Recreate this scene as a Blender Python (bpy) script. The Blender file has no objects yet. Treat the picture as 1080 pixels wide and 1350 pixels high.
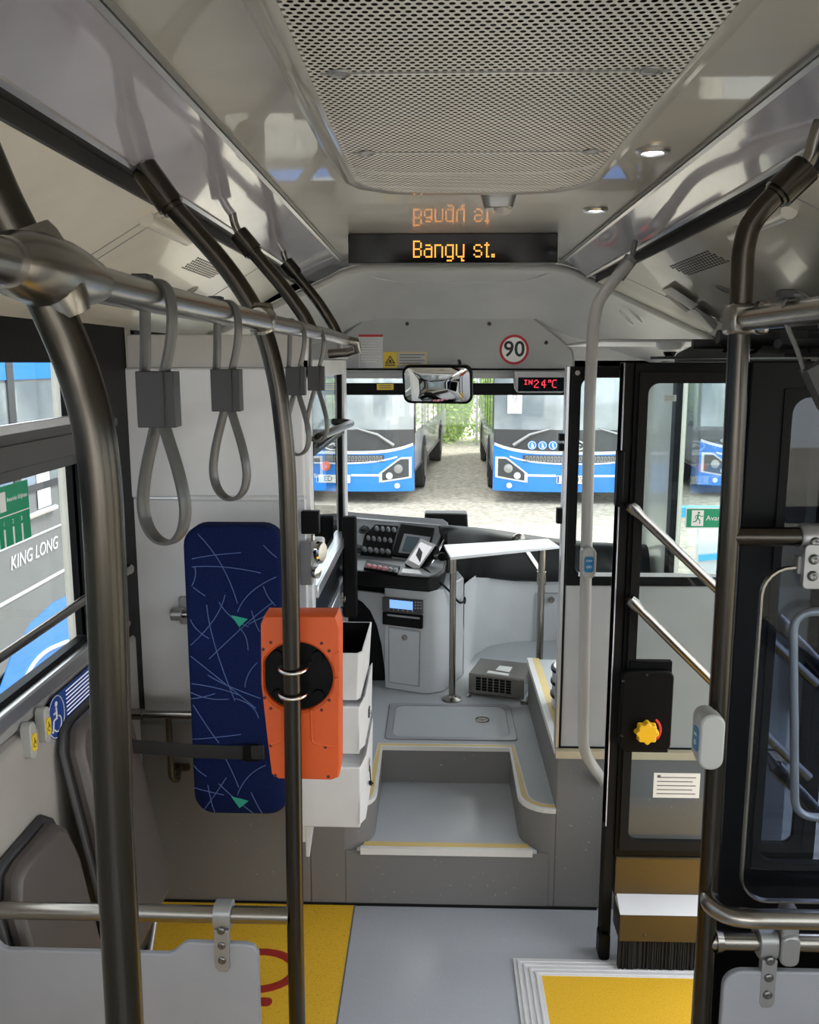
import bpy, bmesh, math, random
from mathutils import Vector, Matrix
random.seed(7)
C = bpy.context.scene.collection
SC = bpy.context.scene
# ------------------------------------------------------------------ camera, world, sun, exposure
CAMZ = 1.85
PITCH = math.radians(9.72); YAW = math.radians(1.72); FPX = 1150.0
cam_data = bpy.data.cameras.new('camera'); cam = bpy.data.objects.new('camera', cam_data); C.objects.link(cam)
cam.location = (0, 0, CAMZ); cam.rotation_euler = (math.pi/2 - PITCH, 0, YAW)
cam_data.sensor_fit = 'VERTICAL'; cam_data.sensor_height = 36; cam_data.lens = 36*FPX/1350
cam_data.clip_start = 0.02; cam_data.clip_end = 300
SC.camera = cam
ROT = cam.rotation_euler.to_matrix()
SC.view_settings.view_transform = 'Standard'; SC.view_settings.look = 'None'
SC.view_settings.gamma = 1; SC.view_settings.use_curve_mapping = False
SC.view_settings.exposure = 1.6
SC.cycles.diffuse_bounces = 8; SC.cycles.max_bounces = 20; SC.cycles.transparent_max_bounces = 24; SC.cycles.glossy_bounces = 6
w = bpy.data.worlds.new('overcast_sky'); SC.world = w; w.use_nodes = True
wn = w.node_tree; bg = wn.nodes['Background']; bg.inputs['Strength'].default_value = 1.5
tc = wn.nodes.new('ShaderNodeTexCoord'); nz = wn.nodes.new('ShaderNodeTexNoise'); rp = wn.nodes.new('ShaderNodeValToRGB')
nz.inputs['Scale'].default_value = 2.2; nz.inputs['Detail'].default_value = 5
rp.color_ramp.elements[0].position = .35; rp.color_ramp.elements[0].color = (.72, .77, .84, 1)
rp.color_ramp.elements[1].position = .65; rp.color_ramp.elements[1].color = (1, 1, 1, 1)
wn.links.new(tc.outputs['Generated'], nz.inputs['Vector']); wn.links.new(nz.outputs['Fac'], rp.inputs['Fac']); wn.links.new(rp.outputs['Color'], bg.inputs['Color'])
sd = bpy.data.lights.new('sun', 'SUN'); sd.energy = 1.6; sd.angle = math.radians(12); sd.color = (1, .95, .86)
sun = bpy.data.objects.new('sun', sd); C.objects.link(sun); sun.rotation_euler = (math.radians(42), 0, math.radians(140)); sun.location = (0, 0, 12)
# added area fill lamps standing in for daylight from windows behind the viewer
for nm, loc, rot, sx_, sy_, en in (('fill_left', (-.98, -2.6, 1.45), (0, math.radians(-100), 0), .8, 1.6, 3), ('fill_right', (1.14, -2.6, 1.45), (0, math.radians(100), 0), .8, 1.6, 4.5), ('fill_rear', (.08, -3.55, 1.45), (math.radians(100), 0, 0), 1.8, 1.1, 4.5)):
    ad = bpy.data.lights.new(nm, 'AREA'); ad.shape = 'RECTANGLE'; ad.size = sx_; ad.size_y = sy_; ad.energy = en; ad.color = (1, .98, .95)
    ao = bpy.data.objects.new(nm, ad); C.objects.link(ao); ao.location = loc; ao.rotation_euler = rot

def at(px, py, X=None, Y=None, Z=None):
    d = ROT @ Vector(((px-540)/FPX, -(py-675)/FPX, -1)); o = Vector((0, 0, CAMZ))
    if Y is not None: t = Y/d.y
    elif X is not None: t = X/d.x
    else: t = (Z-CAMZ)/d.z
    return o + d*t
# ------------------------------------------------------------------ materials
MATS = {}
def mat(name, col=(.8, .8, .8), rough=.5, metal=0, spec=.5, emit=None, es=1, noise=None, bump=None, coat=0):
    m = bpy.data.materials.new(name); m.use_nodes = True; n = m.node_tree; b = n.nodes['Principled BSDF']
    b.inputs['Base Color'].default_value = (*col, 1); b.inputs['Roughness'].default_value = rough; b.inputs['Metallic'].default_value = metal
    b.inputs['Specular IOR Level'].default_value = spec; b.inputs['Coat Weight'].default_value = coat
    if emit: b.inputs['Emission Color'].default_value = (*emit, 1); b.inputs['Emission Strength'].default_value = es
    t = n.nodes.new('ShaderNodeTexCoord')
    if noise is None: noise = (6, .04)
    sc, amt = noise[:2]
    q = n.nodes.new('ShaderNodeTexNoise'); q.inputs['Scale'].default_value = sc; q.inputs['Detail'].default_value = 4
    r = n.nodes.new('ShaderNodeValToRGB'); lo = noise[2] if len(noise) > 2 else .35; hi = noise[3] if len(noise) > 3 else .65
    r.color_ramp.elements[0].position = lo; r.color_ramp.elements[1].position = hi
    c2 = noise[4] if len(noise) > 4 else tuple(max(0, c*(1-amt*2)) for c in col)
    r.color_ramp.elements[0].color = (*col, 1); r.color_ramp.elements[1].color = (*c2, 1)
    n.links.new(t.outputs['Object'], q.inputs['Vector']); n.links.new(q.outputs['Fac'], r.inputs['Fac']); n.links.new(r.outputs['Color'], b.inputs['Base Color'])
    if bump:
        q2 = n.nodes.new('ShaderNodeTexNoise'); q2.inputs['Scale'].default_value = bump[0]; q2.inputs['Detail'].default_value = 3
        bm = n.nodes.new('ShaderNodeBump'); bm.inputs['Strength'].default_value = bump[1]; bm.inputs['Distance'].default_value = .002
        n.links.new(t.outputs['Object'], q2.inputs['Vector']); n.links.new(q2.outputs['Fac'], bm.inputs['Height']); n.links.new(bm.outputs['Normal'], b.inputs['Normal'])
    MATS[name] = m; return m
def glass(name, tint=(1, 1, 1), ior=1.45, rough=0.0):
    m = bpy.data.materials.new(name); m.use_nodes = True; n = m.node_tree; n.nodes.remove(n.nodes['Principled BSDF'])
    out = n.nodes['Material Output']; tr = n.nodes.new('ShaderNodeBsdfTransparent'); gl = n.nodes.new('ShaderNodeBsdfGlossy'); fr = n.nodes.new('ShaderNodeFresnel'); mx = n.nodes.new('ShaderNodeMixShader')
    tr.inputs['Color'].default_value = (*tint, 1); gl.inputs['Roughness'].default_value = rough; fr.inputs['IOR'].default_value = ior
    geo = n.nodes.new('ShaderNodeNewGeometry'); inv = n.nodes.new('ShaderNodeMath'); inv.operation = 'SUBTRACT'; inv.inputs[0].default_value = 1; mu = n.nodes.new('ShaderNodeMath'); mu.operation = 'MULTIPLY'
    n.links.new(geo.outputs['Backfacing'], inv.inputs[1]); n.links.new(inv.outputs[0], mu.inputs[0]); n.links.new(fr.outputs[0], mu.inputs[1]); n.links.new(mu.outputs[0], mx.inputs[0]); n.links.new(tr.outputs[0], mx.inputs[1]); n.links.new(gl.outputs[0], mx.inputs[2]); n.links.new(mx.outputs[0], out.inputs['Surface'])
    MATS[name] = m; return m
def perforate(m, pitch, rad):
    """hexagonal grid of see-through holes (object XY) over material m"""
    n = m.node_tree; b = n.nodes['Principled BSDF']; out = n.nodes['Material Output']
    t = n.nodes.new('ShaderNodeTexCoord'); sc = n.nodes.new('ShaderNodeVectorMath'); sc.operation = 'MULTIPLY'; sc.inputs[1].default_value = (1/pitch, 1/(pitch*1.732), 0)
    n.links.new(t.outputs['Object'], sc.inputs[0]); ds = []
    for off in (0, .5):
        a = n.nodes.new('ShaderNodeVectorMath'); a.operation = 'ADD'; a.inputs[1].default_value = (off, off, 0)
        f = n.nodes.new('ShaderNodeVectorMath'); f.operation = 'FRACTION'; s = n.nodes.new('ShaderNodeVectorMath'); s.operation = 'SUBTRACT'; s.inputs[1].default_value = (.5, .5, 0)
        k = n.nodes.new('ShaderNodeVectorMath'); k.operation = 'MULTIPLY'; k.inputs[1].default_value = (1, 1.732, 0); l = n.nodes.new('ShaderNodeVectorMath'); l.operation = 'LENGTH'
        n.links.new(sc.outputs[0], a.inputs[0]); n.links.new(a.outputs[0], f.inputs[0]); n.links.new(f.outputs[0], s.inputs[0]); n.links.new(s.outputs[0], k.inputs[0]); n.links.new(k.outputs[0], l.inputs[0]); ds.append(l)
    mn = n.nodes.new('ShaderNodeMath'); mn.operation = 'MINIMUM'; n.links.new(ds[0].outputs['Value'], mn.inputs[0]); n.links.new(ds[1].outputs['Value'], mn.inputs[1])
    lt = n.nodes.new('ShaderNodeMath'); lt.operation = 'LESS_THAN'; lt.inputs[1].default_value = rad/pitch; n.links.new(mn.outputs[0], lt.inputs[0])
    tr = n.nodes.new('ShaderNodeBsdfTransparent'); mx = n.nodes.new('ShaderNodeMixShader')
    n.links.new(lt.outputs[0], mx.inputs[0]); n.links.new(b.outputs[0], mx.inputs[1]); n.links.new(tr.outputs[0], mx.inputs[2]); n.links.new(mx.outputs[0], out.inputs['Surface'])
mat('steel', (.29, .27, .245), .26, 1, noise=(3, .04))
mat('steel_dark', (.068, .061, .052), .25, 1, noise=(3, .06))  # steel darkened in colour to stand in for dark cabin reflections
mat('chrome', (.75, .74, .72), .14, 1)
mat('alu', (.72, .72, .74), .33, 1)
mat('alu_light', (.78, .78, .79), .38, .2)
mat('ceiling_white', (.50, .48, .445), .3, 0, coat=.6)
mat('cove_cream', (.70, .665, .585), .25, 0, coat=.25)
mat('header_grey', (.40, .40, .40), .45)
mat('dome_grey', (.52, .52, .53), .42)
mat('trim_grey', (.26, .26, .26), .5)
mat('strip_lavender', (.42, .41, .48), .09, 0, coat=.6)
mat('black', (.004, .004, .0045), .45, spec=.12)
mat('black_gloss', (.003, .003, .004), .1, spec=.2)
mat('rubber', (.006, .006, .006), .75, spec=.2)
mat('dash_black', (.005, .005, .0055), .5, spec=.25, bump=(400, .3))
mat('graphite', (.05, .05, .052), .5)
mat('strap_grey', (.10, .10, .097), .3)
mat('clip_grey', (.035, .035, .037), .5)
mat('white_plastic', (.72, .72, .73), .38)
mat('panel_white', (.70, .705, .72), .3, coat=.2)
mat('panel_grey', (.52, .53, .55), .4)
mat('grey_enamel', (.31, .315, .345), .35)
mat('pole_grey', (.50, .49, .47), .35)
mat('clamp_grey', (.34, .34, .34), .38, .6)
mat('floor_grey', (.40, .42, .46), .55, noise=(220, .1, .62, .75, (.56, .58, .62)))
mat('wall_beige', (.36, .34, .315), .4)
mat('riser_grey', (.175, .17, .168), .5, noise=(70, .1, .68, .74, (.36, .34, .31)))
mat('platform_grey', (.42, .44, .46), .5, noise=(220, .1, .62, .75, (.52, .54, .56)))
mat('step_grey', (.46, .48, .51), .5, noise=(220, .1, .62, .75, (.56, .58, .6)))
mat('yellow_floor', (.80, .47, .025), .55, noise=(260, .1, .56, .68, (.55, .28, .01)))
mat('red_paint', (.36, .02, .012), .6)
mat('edge_yellow', (.72, .53, .20), .5)
mat('edge_white', (.72, .71, .68), .4)
mat('sill_beige', (.62, .52, .36), .5)
mat('orange', (.72, .10, .012), .42)
mat('orange_dark', (.10, .008, .004), .5)
mat('fabric_blue', (.009, .018, .085), .95, noise=(300, .25), bump=(600, .8), spec=.1)
mat('fabric_line', (.10, .15, .34), .95, spec=.1)
mat('fabric_green', (.04, .34, .24), .95, spec=.1)
mat('seat_taupe', (.085, .072, .067), .45)
mat('seat_shell', (.035, .035, .037), .5)
mat('belt_black', (.014, .014, .014), .7)
mat('brown_metal', (.085, .068, .043), .3, .55)  # brown on the door panels is reflected yellow put into the colour
mat('brush', (.012, .012, .012), 1)
mat('knob_yellow', (.92, .52, .02), .35)
mat('red', (.65, .03, .03), .4)
mat('sign_green', (.0, .30, .14), .4)
mat('sign_white', (.85, .85, .84), .45)
mat('sign_blue', (.015, .06, .30), .4)
mat('button_shell', (.42, .42, .40), .35)
mat('button_yellow', (.85, .6, .03), .4)
mat('button_blue', (.01, .16, .35), .35)
mat('led_amber', (.5, .2, .02), .5, emit=(1, .34, .05), es=.75)
mat('led_red', (.5, .02, .03), .5, emit=(1, .04, .07), es=.6)
mat('lcd_blue', (.1, .2, .6), .3, emit=(.18, .36, 1), es=.45)
mat('lcd_off', (.10, .14, .17), .15)
mat('lcd_grey', (.4, .4, .42), .2, emit=(.6, .6, .62), es=.35)
mat('lamp_glow', (.9, .9, .9), .3, emit=(1, 1, 1), es=5)
mat('mirror', (.9, .9, .9), .02, 1)
mat('paper', (.75, .75, .72), .6)
mat('ink', (.12, .12, .13), .6)
mat('ink_black', (.01, .01, .01), .5)
mat('ink_red', (.5, .02, .03), .5)
mat('sticker_yellow', (.85, .6, .05), .5)
mat('dash_grey', (.30, .31, .33), .45)
mat('pink', (.75, .30, .36), .4)
mat('switch_grey', (.20, .21, .22), .4)
mat('driver_fabric', (.045, .055, .08), .8)
mat('bus_blue', (.012, .20, .68), .3, coat=.4)
mat('bus_grey', (.16, .17, .175), .5)
mat('bus_side', (.32, .34, .40), .35, coat=.3)
mat('bus_dark', (.05, .052, .055), .3)
mat('bus_glass', (.14, .17, .19), .07, coat=1, noise=(.9, .3, .35, .65, (.40, .43, .44)))  # pale blotches are reflections painted into the opaque glass colour
mat('bus_white', (.66, .67, .69), .4)
mat('bus_sky', (.05, .42, .80), .4)
mat('tyre', (.02, .02, .02), .85)
mat('rim', (.4, .38, .35), .4, .7)
mat('gravel', (.56, .49, .39), 1, noise=(14, .1, .3, .7, (.26, .235, .19)), bump=(40, 1))
mat('leaf', (.30, .50, .09), .7, noise=(3, .1, .3, .7, (.55, .68, .20)))
mat('bolt_dark', (.16, .16, .16), .3, .9)
mat('fence_wire', (.45, .47, .45), .5, .5)
mat('orange_sticker', (.85, .15, .03), .5)
glass('clear_glass', (.93, .96, .96)); glass('tint_glass', (.36, .40, .48), 1.5); glass('screen_glass', (.80, .84, .90), 1.3); glass('plastic_film', (.85, .85, .84), 1.4, .05)
mat('perforated', (.72, .70, .66), .35); perforate(MATS['perforated'], .0115, .0036)
# ------------------------------------------------------------------ mesh builder
def rrect(cu, cv, wu, wv, r, n=5):
    r = min(r, wu/2-1e-5, wv/2-1e-5); p = []
    for sx, sy, a0 in ((1, 1, 0), (-1, 1, 90), (-1, -1, 180), (1, -1, 270)):
        for k in range(n+1):
            a = math.radians(a0+90*k/n); p.append((cu+sx*(wu/2-r)+r*math.cos(a), cv+sy*(wv/2-r)+r*math.sin(a)))
    return p
def circ(cu, cv, r, n=32, ru=None):
    return [(cu+(ru or r)*math.cos(2*math.pi*k/n), cv+r*math.sin(2*math.pi*k/n)) for k in range(n)]
def fillet(pts, r, n=6):
    pts = [Vector(p) for p in pts]; out = [pts[0]]
    for i in range(1, len(pts)-1):
        a, b, c = pts[i-1], pts[i], pts[i+1]; u = (a-b); v = (c-b); rr = min(r, u.length*.48, v.length*.48)
        p0 = b+u.normalized()*rr; p1 = b+v.normalized()*rr
        for k in range(n+1):
            t = k/n; out.append(p0*(1-t)**2+b*2*t*(1-t)+p1*t*t)
    out.append(pts[-1]); return out
PL = {'XZ': lambda u, v, d: (u, d, v), 'XY': lambda u, v, d: (u, v, d), 'YZ': lambda u, v, d: (d, u, v)}
class MB:
    def __init__(s): s.v = []; s.f = []; s.m = []
    def add(s, vs, fs, mi=0):
        o = len(s.v); s.v += [Vector(q) for q in vs]; s.f += [tuple(i+o for i in f) for f in fs]; s.m += [mi]*len(fs); return s
    def box(s, x0, x1, y0, y1, z0, z1, mi=0):
        vs = [(x, y, z) for x in (x0, x1) for y in (y0, y1) for z in (z0, z1)]
        return s.add(vs, [(0, 1, 3, 2), (4, 6, 7, 5), (0, 4, 5, 1), (2, 3, 7, 6), (0, 2, 6, 4), (1, 5, 7, 3)], mi)
    def hexa(s, a, b, mi=0):      # a, b: two quads of 3D points
        return s.add(list(a)+list(b), [(0, 1, 2, 3), (7, 6, 5, 4), (0, 4, 5, 1), (1, 5, 6, 2), (2, 6, 7, 3), (3, 7, 4, 0)], mi)
    def prism(s, pts, pl, d0, d1, mi=0, scale=1.0):
        n = len(pts); F = PL[pl]; cu = sum(p[0] for p in pts)/n; cv = sum(p[1] for p in pts)/n
        vs = [F(p[0], p[1], d0) for p in pts]+[F(cu+(p[0]-cu)*scale, cv+(p[1]-cv)*scale, d1) for p in pts]
        return s.add(vs, [tuple(range(n)), tuple(range(2*n-1, n-1, -1))]+[(i, i+n, (i+1) % n+n, (i+1) % n) for i in range(n)], mi)
    def slab(s, pts, off, mi=0):   # polygon of 3D points pushed by vector off
        n = len(pts); off = Vector(off); vs = [Vector(p) for p in pts]+[Vector(p)+off for p in pts]
        return s.add(vs, [tuple(range(n)), tuple(range(2*n-1, n-1, -1))]+[(i, i+n, (i+1) % n+n, (i+1) % n) for i in range(n)], mi)
    def frame(s, o, i, pl, d0, d1, mi=0):
        n = len(o); F = PL[pl]; vs = [F(*p, d) for d in (d0, d1) for q in (o, i) for p in q]; fs = []
        for k in range(n):
            l = (k+1) % n
            fs += [(k, l, l+n, k+n), (k+2*n, k+3*n, l+3*n, l+2*n), (k, k+2*n, l+2*n, l), (k+n, l+n, l+3*n, k+3*n)]
        return s.add(vs, fs, mi)
    def tube(s, pts, r, n=16, mi=0, closed=False, ru=None, up=None):
        pts = [Vector(p) for p in pts]; N = len(pts); rings = []; T = []
        for i in range(N):
            a = pts[(i-1) % N] if (closed or i > 0) else pts[i]; b = pts[(i+1) % N] if (closed or i < N-1) else pts[i]
            T.append((b-a).normalized())
        nrm = Vector(up) if up else T[0].orthogonal(); rs = r if isinstance(r, (list, tuple)) else [r]*N
        for i in range(N):
            if up: nrm = Vector(up)
            nrm = (nrm-T[i]*nrm.dot(T[i])).normalized(); bn = T[i].cross(nrm)
            for k in range(n):
                a = 2*math.pi*k/n; rings.append(pts[i]+nrm*((ru or rs[i])*math.cos(a))+bn*(rs[i]*math.sin(a)))
        fs = []
        for i in range(N if closed else N-1):
            for k in range(n): fs.append((i*n+k, i*n+(k+1) % n, ((i+1) % N)*n+(k+1) % n, ((i+1) % N)*n+k))
        if not closed: fs += [tuple(range(n-1, -1, -1)), tuple(range((N-1)*n, N*n))]
        return s.add(rings, fs, mi)
    def band(s, pts, w, t, up, mi=0, closed=True):   # flat strap, width along up
        pts = [Vector(p) for p in pts]; N = len(pts); up = Vector(up); vs = []
        for i in range(N):
            tg = (pts[(i+1) % N]-pts[(i-1) % N]) if closed else (pts[min(i+1, N-1)]-pts[max(i-1, 0)])
            nn = tg.cross(up).normalized()
            for a, b in ((-1, -.6), (-.6, -1), (.6, -1), (1, -.6), (1, .6), (.6, 1), (-.6, 1), (-1, .6)): vs.append(pts[i]+up*(a*w/2)+nn*(b*t/2))
        fs = []
        for i in range(N if closed else N-1):
            for k in range(8): fs.append((i*8+k, i*8+(k+1) % 8, ((i+1) % N)*8+(k+1) % 8, ((i+1) % N)*8+k))
        if not closed: fs += [tuple(range(8)), tuple(range((N-1)*8+7, (N-1)*8-1, -1))]
        return s.add(vs, fs, mi)
    def cyl(s, a, b, r, n=24, mi=0): return s.tube([a, b], r, n, mi)
    def lathe(s, prof, base, axis=(0, 0, 1), n=28, mi=0):
        ax = Vector(axis).normalized(); u = ax.orthogonal().normalized(); v = ax.cross(u); vs = []; base = Vector(base)
        for r, h in prof:
            for k in range(n): a = 2*math.pi*k/n; vs.append(base+ax*h+(u*math.cos(a)+v*math.sin(a))*max(r, 1e-5))
        fs = [(i*n+k, i*n+(k+1) % n, (i+1)*n+(k+1) % n, (i+1)*n+k) for i in range(len(prof)-1) for k in range(n)]
        fs += [tuple(range(n-1, -1, -1)), tuple(range((len(prof)-1)*n, len(prof)*n))]
        return s.add(vs, fs, mi)
    def ball(s, c, r, n=16, mi=0, sc=(1, 1, 1)):
        vs = []; fs = []; m = n//2
        for i in range(m+1):
            a = math.pi*i/m
            for k in range(n): b = 2*math.pi*k/n; vs.append(Vector(c)+Vector((r*sc[0]*math.sin(a)*math.cos(b), r*sc[1]*math.sin(a)*math.sin(b), r*sc[2]*math.cos(a))))
        for i in range(m):
            for k in range(n): fs.append((i*n+k, i*n+(k+1) % n, (i+1)*n+(k+1) % n, (i+1)*n+k))
        return s.add(vs, fs, mi)
    def text(s, string, size, o, u, v, mi=0, depth=.0006, ax='CENTER', shear=0, bold=0):
        vs, fs = textmesh(string, size, ax, shear, bold); u = Vector(u); v = Vector(v); nn = u.cross(v).normalized(); o = Vector(o)
        return s.add([o+u*q.x+v*q.y+nn*(depth*(1 if q.z > 0 else 0)) for q in vs], fs, mi)
def textmesh(string, size, ax='CENTER', shear=0, bold=0):
    c = bpy.data.curves.new('t', 'FONT'); c.body = string; c.size = size; c.align_x = ax; c.align_y = 'CENTER'; c.extrude = .001; c.resolution_u = 3; c.shear = shear; c.offset = bold
    o = bpy.data.objects.new('t', c); C.objects.link(o); dg = bpy.context.evaluated_depsgraph_get(); dg.update()
    me = bpy.data.meshes.new_from_object(o.evaluated_get(dg)); vs = [Vector(q.co) for q in me.vertices]; fs = [tuple(p.vertices) for p in me.polygons]
    bpy.data.objects.remove(o); bpy.data.curves.remove(c); bpy.data.meshes.remove(me); return vs, fs
WL = {}
def obj(name, mb, mats, parent=None, bevel=0, smooth=38, origin=None, weld=False):
    if isinstance(mats, str): mats = [mats]
    lo = Vector([min(q[i] for q in mb.v) for i in range(3)]); hi = Vector([max(q[i] for q in mb.v) for i in range(3)])
    org = Vector(origin) if origin else Vector(((lo.x+hi.x)/2, (lo.y+hi.y)/2, lo.z))
    me = bpy.data.meshes.new(name); me.from_pydata([q-org for q in mb.v], [], mb.f)
    for m in mats: me.materials.append(MATS[m])
    me.polygons.foreach_set('material_index', mb.m)
    b = bmesh.new(); b.from_mesh(me)
    if weld: bmesh.ops.remove_doubles(b, verts=b.verts, dist=1e-4)
    bmesh.ops.recalc_face_normals(b, faces=b.faces); b.to_mesh(me); b.free()
    me.polygons.foreach_set('use_smooth', [True]*len(me.polygons)); me.set_sharp_from_angle(angle=math.radians(smooth)); me.update()
    o = bpy.data.objects.new(name, me); C.objects.link(o); WL[o.name] = org
    if parent: o.parent = parent; o.location = org-WL[parent.name]
    else: o.location = org
    if bevel:
        bv = o.modifiers.new('bevel', 'BEVEL'); bv.width = bevel; bv.segments = 2; bv.limit_method = 'ANGLE'; bv.angle_limit = math.radians(50); bv.harden_normals = False
    return o
def thing(name, label, cat, loc, group=None):
    o = bpy.data.objects.new(name, None); o.empty_display_size = .05; C.objects.link(o); o.location = loc; WL[o.name] = Vector(loc)
    o['label'] = label; o['category'] = cat
    if group: o['group'] = group
    return o
def tag(o, label, cat, group=None):
    o['label'] = label; o['category'] = cat
    if group: o['group'] = group
    return o
def struct(name, mb, mats, bevel=0, smooth=38, weld=False):
    o = obj(name, mb, mats, None, bevel, smooth, weld=weld); o['kind'] = 'structure'; return o
def dup(root, off, label=None, group=None):
    r = root.copy(); C.objects.link(r); r.location = root.location+Vector(off); WL[r.name] = WL[root.name]+Vector(off)
    if label: r['label'] = label
    if group: r['group'] = group
    for ch in list(root.children):
        c = ch.copy(); C.objects.link(c); c.parent = r
        for g in ch.children:
            d = g.copy(); C.objects.link(d); d.parent = c
    return r
def V(*a): return Vector(a)
# ================================================================== THE SETTING
XL, XR = -1.01, 1.17; CZ = 2.27; YR = 2.74; PZ = .366; TZ = .218
YB = -3.6            # rear end of the modelled part of the cabin
m = MB(); m.box(XL-.04, XR+.04, YB, YR, -.06, 0); struct('floor', m, 'floor_grey')
m = MB(); m.box(-60, 60, -20, 60, -.45, -.35); g = struct('ground', m, 'gravel')
# driver platform with the step well cut out
def arc(cx, cy, r, a0, a1, n=6): return [(cx+r*math.cos(math.radians(a0+(a1-a0)*k/n)), cy+r*math.sin(math.radians(a0+(a1-a0)*k/n))) for k in range(n+1)]
WLX, WRX, WB = -.205, .297, 3.21
well = arc(-.305, 2.84, .1, 270, 360)+[(WLX, 2.9)]+[(WLX, WB), (WRX, WB)]+arc(.397, 2.84, .1, 180, 270)
m = MB(); plat = [(-.42, YR)]+well+[(.411, YR), (.411, 3.66), (XR, 3.66), (XR, 5.0), (-.42, 5.0)]
m.prism(plat, 'XY', PZ-.012, PZ, 1)
n = len(well)        # riser face and well walls
for k in range(n-1):
    a, b = well[k], well[k+1]; m.add([(a[0], a[1], 0), (b[0], b[1], 0), (b[0], b[1], PZ-.012), (a[0], a[1], PZ-.012)], [(0, 1, 2, 3)], 0)
m.box(-.42, well[0][0], YR, YR+.02, 0, PZ-.012); m.box(well[-1][0], .411, YR, YR+.02, 0, PZ-.012)
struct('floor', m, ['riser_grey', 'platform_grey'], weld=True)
m = MB(); m.prism([(-.262, YR-.005)]+well[3:-3]+[(.35, YR-.005)], 'XY', TZ-.012, TZ, 0); struct('floor', m, 'step_grey')
m = MB(); m.box(-.30, .39, YR-.002, YR+.012, 0, TZ-.012); struct('floor', m, 'riser_grey')
# wheel boxes left and right of the platform
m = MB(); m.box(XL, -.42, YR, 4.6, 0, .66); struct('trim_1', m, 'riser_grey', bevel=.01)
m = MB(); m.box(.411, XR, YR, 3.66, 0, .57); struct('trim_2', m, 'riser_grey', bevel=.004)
m = MB(); m.box(.425, XR, YR+.012, 3.65, .57, .576); struct('trim_3', m, 'platform_grey')
m = MB(); m.box(.405, XR, YR-.006, YR+.02, .552, .578, 0); struct('trim_4', m, 'sill_beige')
m = MB(); m.box(.403, .425, YR+.02, 3.66, .556, .58, 0); m.box(.425, .455, YR+.02, 3.66, .5765, .5785, 1); struct('trim_5', m, ['edge_white', 'edge_yellow'])
m = MB(); m.box(-1.0, .56, YR-.006, YR-.002, 0, .009); struct('baseboard_front', m, 'rubber')
# step edges
def edging(path, z, w0, mat_i, mb, wid, h):
    P = [Vector((p[0], p[1], 0)) for p in path]; N = len(P); L = []; R = []
    for i in range(N):
        t = (P[min(i+1, N-1)]-P[max(i-1, 0)]).normalized(); nn = Vector((-t.y, t.x, 0)); L.append(P[i]+nn*w0); R.append(P[i]+nn*(w0+wid))
    for i in range(N-1): mb.hexa([L[i]+V(0, 0, z), L[i+1]+V(0, 0, z), R[i+1]+V(0, 0, z), R[i]+V(0, 0, z)], [L[i]+V(0, 0, z+h), L[i+1]+V(0, 0, z+h), R[i+1]+V(0, 0, z+h), R[i]+V(0, 0, z+h)], mat_i)
m = MB(); edging(well+[(.411, YR)], PZ-.012, -.006, 0, m, .012, .016); edging(well+[(.411, YR)], PZ-.002, .006, 1, m, .02, .0055); edging(well+[(.411, YR)], PZ-.002, .026, 0, m, .005, .006)
tag(obj('step_edging', m, ['edge_white', 'edge_yellow']), 'yellow and white nosing around the U-shaped step well of the driver platform', 'step edge')
m = MB(); m.box(-.25, .335, YR-.012, YR+.004, TZ-.022, TZ+.003, 0); m.box(-.24, .325, YR+.004, YR+.03, TZ, TZ+.004, 1)
tag(obj('step_edging', m, ['edge_white', 'edge_yellow'], bevel=.001), 'straight pale nosing on the front of the low first step', 'step edge')
# yellow areas of the aisle floor
m = MB(); a = at(467, 1197, Z=0); m.box(-.98, a.x, .6, YR-.004, 0, .002, 0); m.box(a.x-.002, a.x+.003, .6, YR-.004, 0, .0024, 1)
# painted wheelchair symbol, its head and seat hoop show beyond the panel
c1 = at(340, 1280, Z=0)
ring = [V(c1.x+.115*math.cos(t), c1.y+.085*math.sin(t), .003) for t in [math.radians(q) for q in range(-120, 121, 12)]]
m.band(ring, .002, .03, (0, 0, 1), 2, closed=False); h = at(350, 1322, Z=0); m.prism(rrect(h.x-.03, h.y, .10, .034, .016), 'XY', .002, .004, 2)
tag(obj('floor_marking', m, ['yellow_floor', 'ink', 'red_paint']), 'yellow wheelchair bay floor marking with a dark red symbol, left of the aisle', 'floor marking')
# fold-out ramp plate by the door
c = at(676, 1265, Z=0); c2 = at(714, 1288, Z=0)
m = MB(); rx0, ry1 = c.x, c.y; t = thing('wheelchair_ramp', 'white-framed yellow ramp plate set in the floor before the open door', 'ramp', (.7, 1.9, 0))
m.frame([(rx0, .9), (XR, .9), (XR, ry1), (rx0, ry1)], [(c2.x, 1.0), (XR-.02, 1.0), (XR-.02, c2.y), (c2.x, c2.y)], 'XY', 0, .006)
for k in range(4):
    q = .012+.017*k; m.frame([(rx0+q, .95), (XR-.01, .95), (XR-.01, ry1-q), (rx0+q, ry1-q)], [(rx0+q+.007, .96), (XR-.012, .96), (XR-.012, ry1-q-.007), (rx0+q+.007, ry1-q-.007)], 'XY', .006, .010)
obj('frame', m, 'alu_light', t, bevel=.001)
m = MB(); m.box(c2.x, XR-.02, 1.0, c2.y, .001, .005); obj('plate', m, 'yellow_floor', t)
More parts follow.
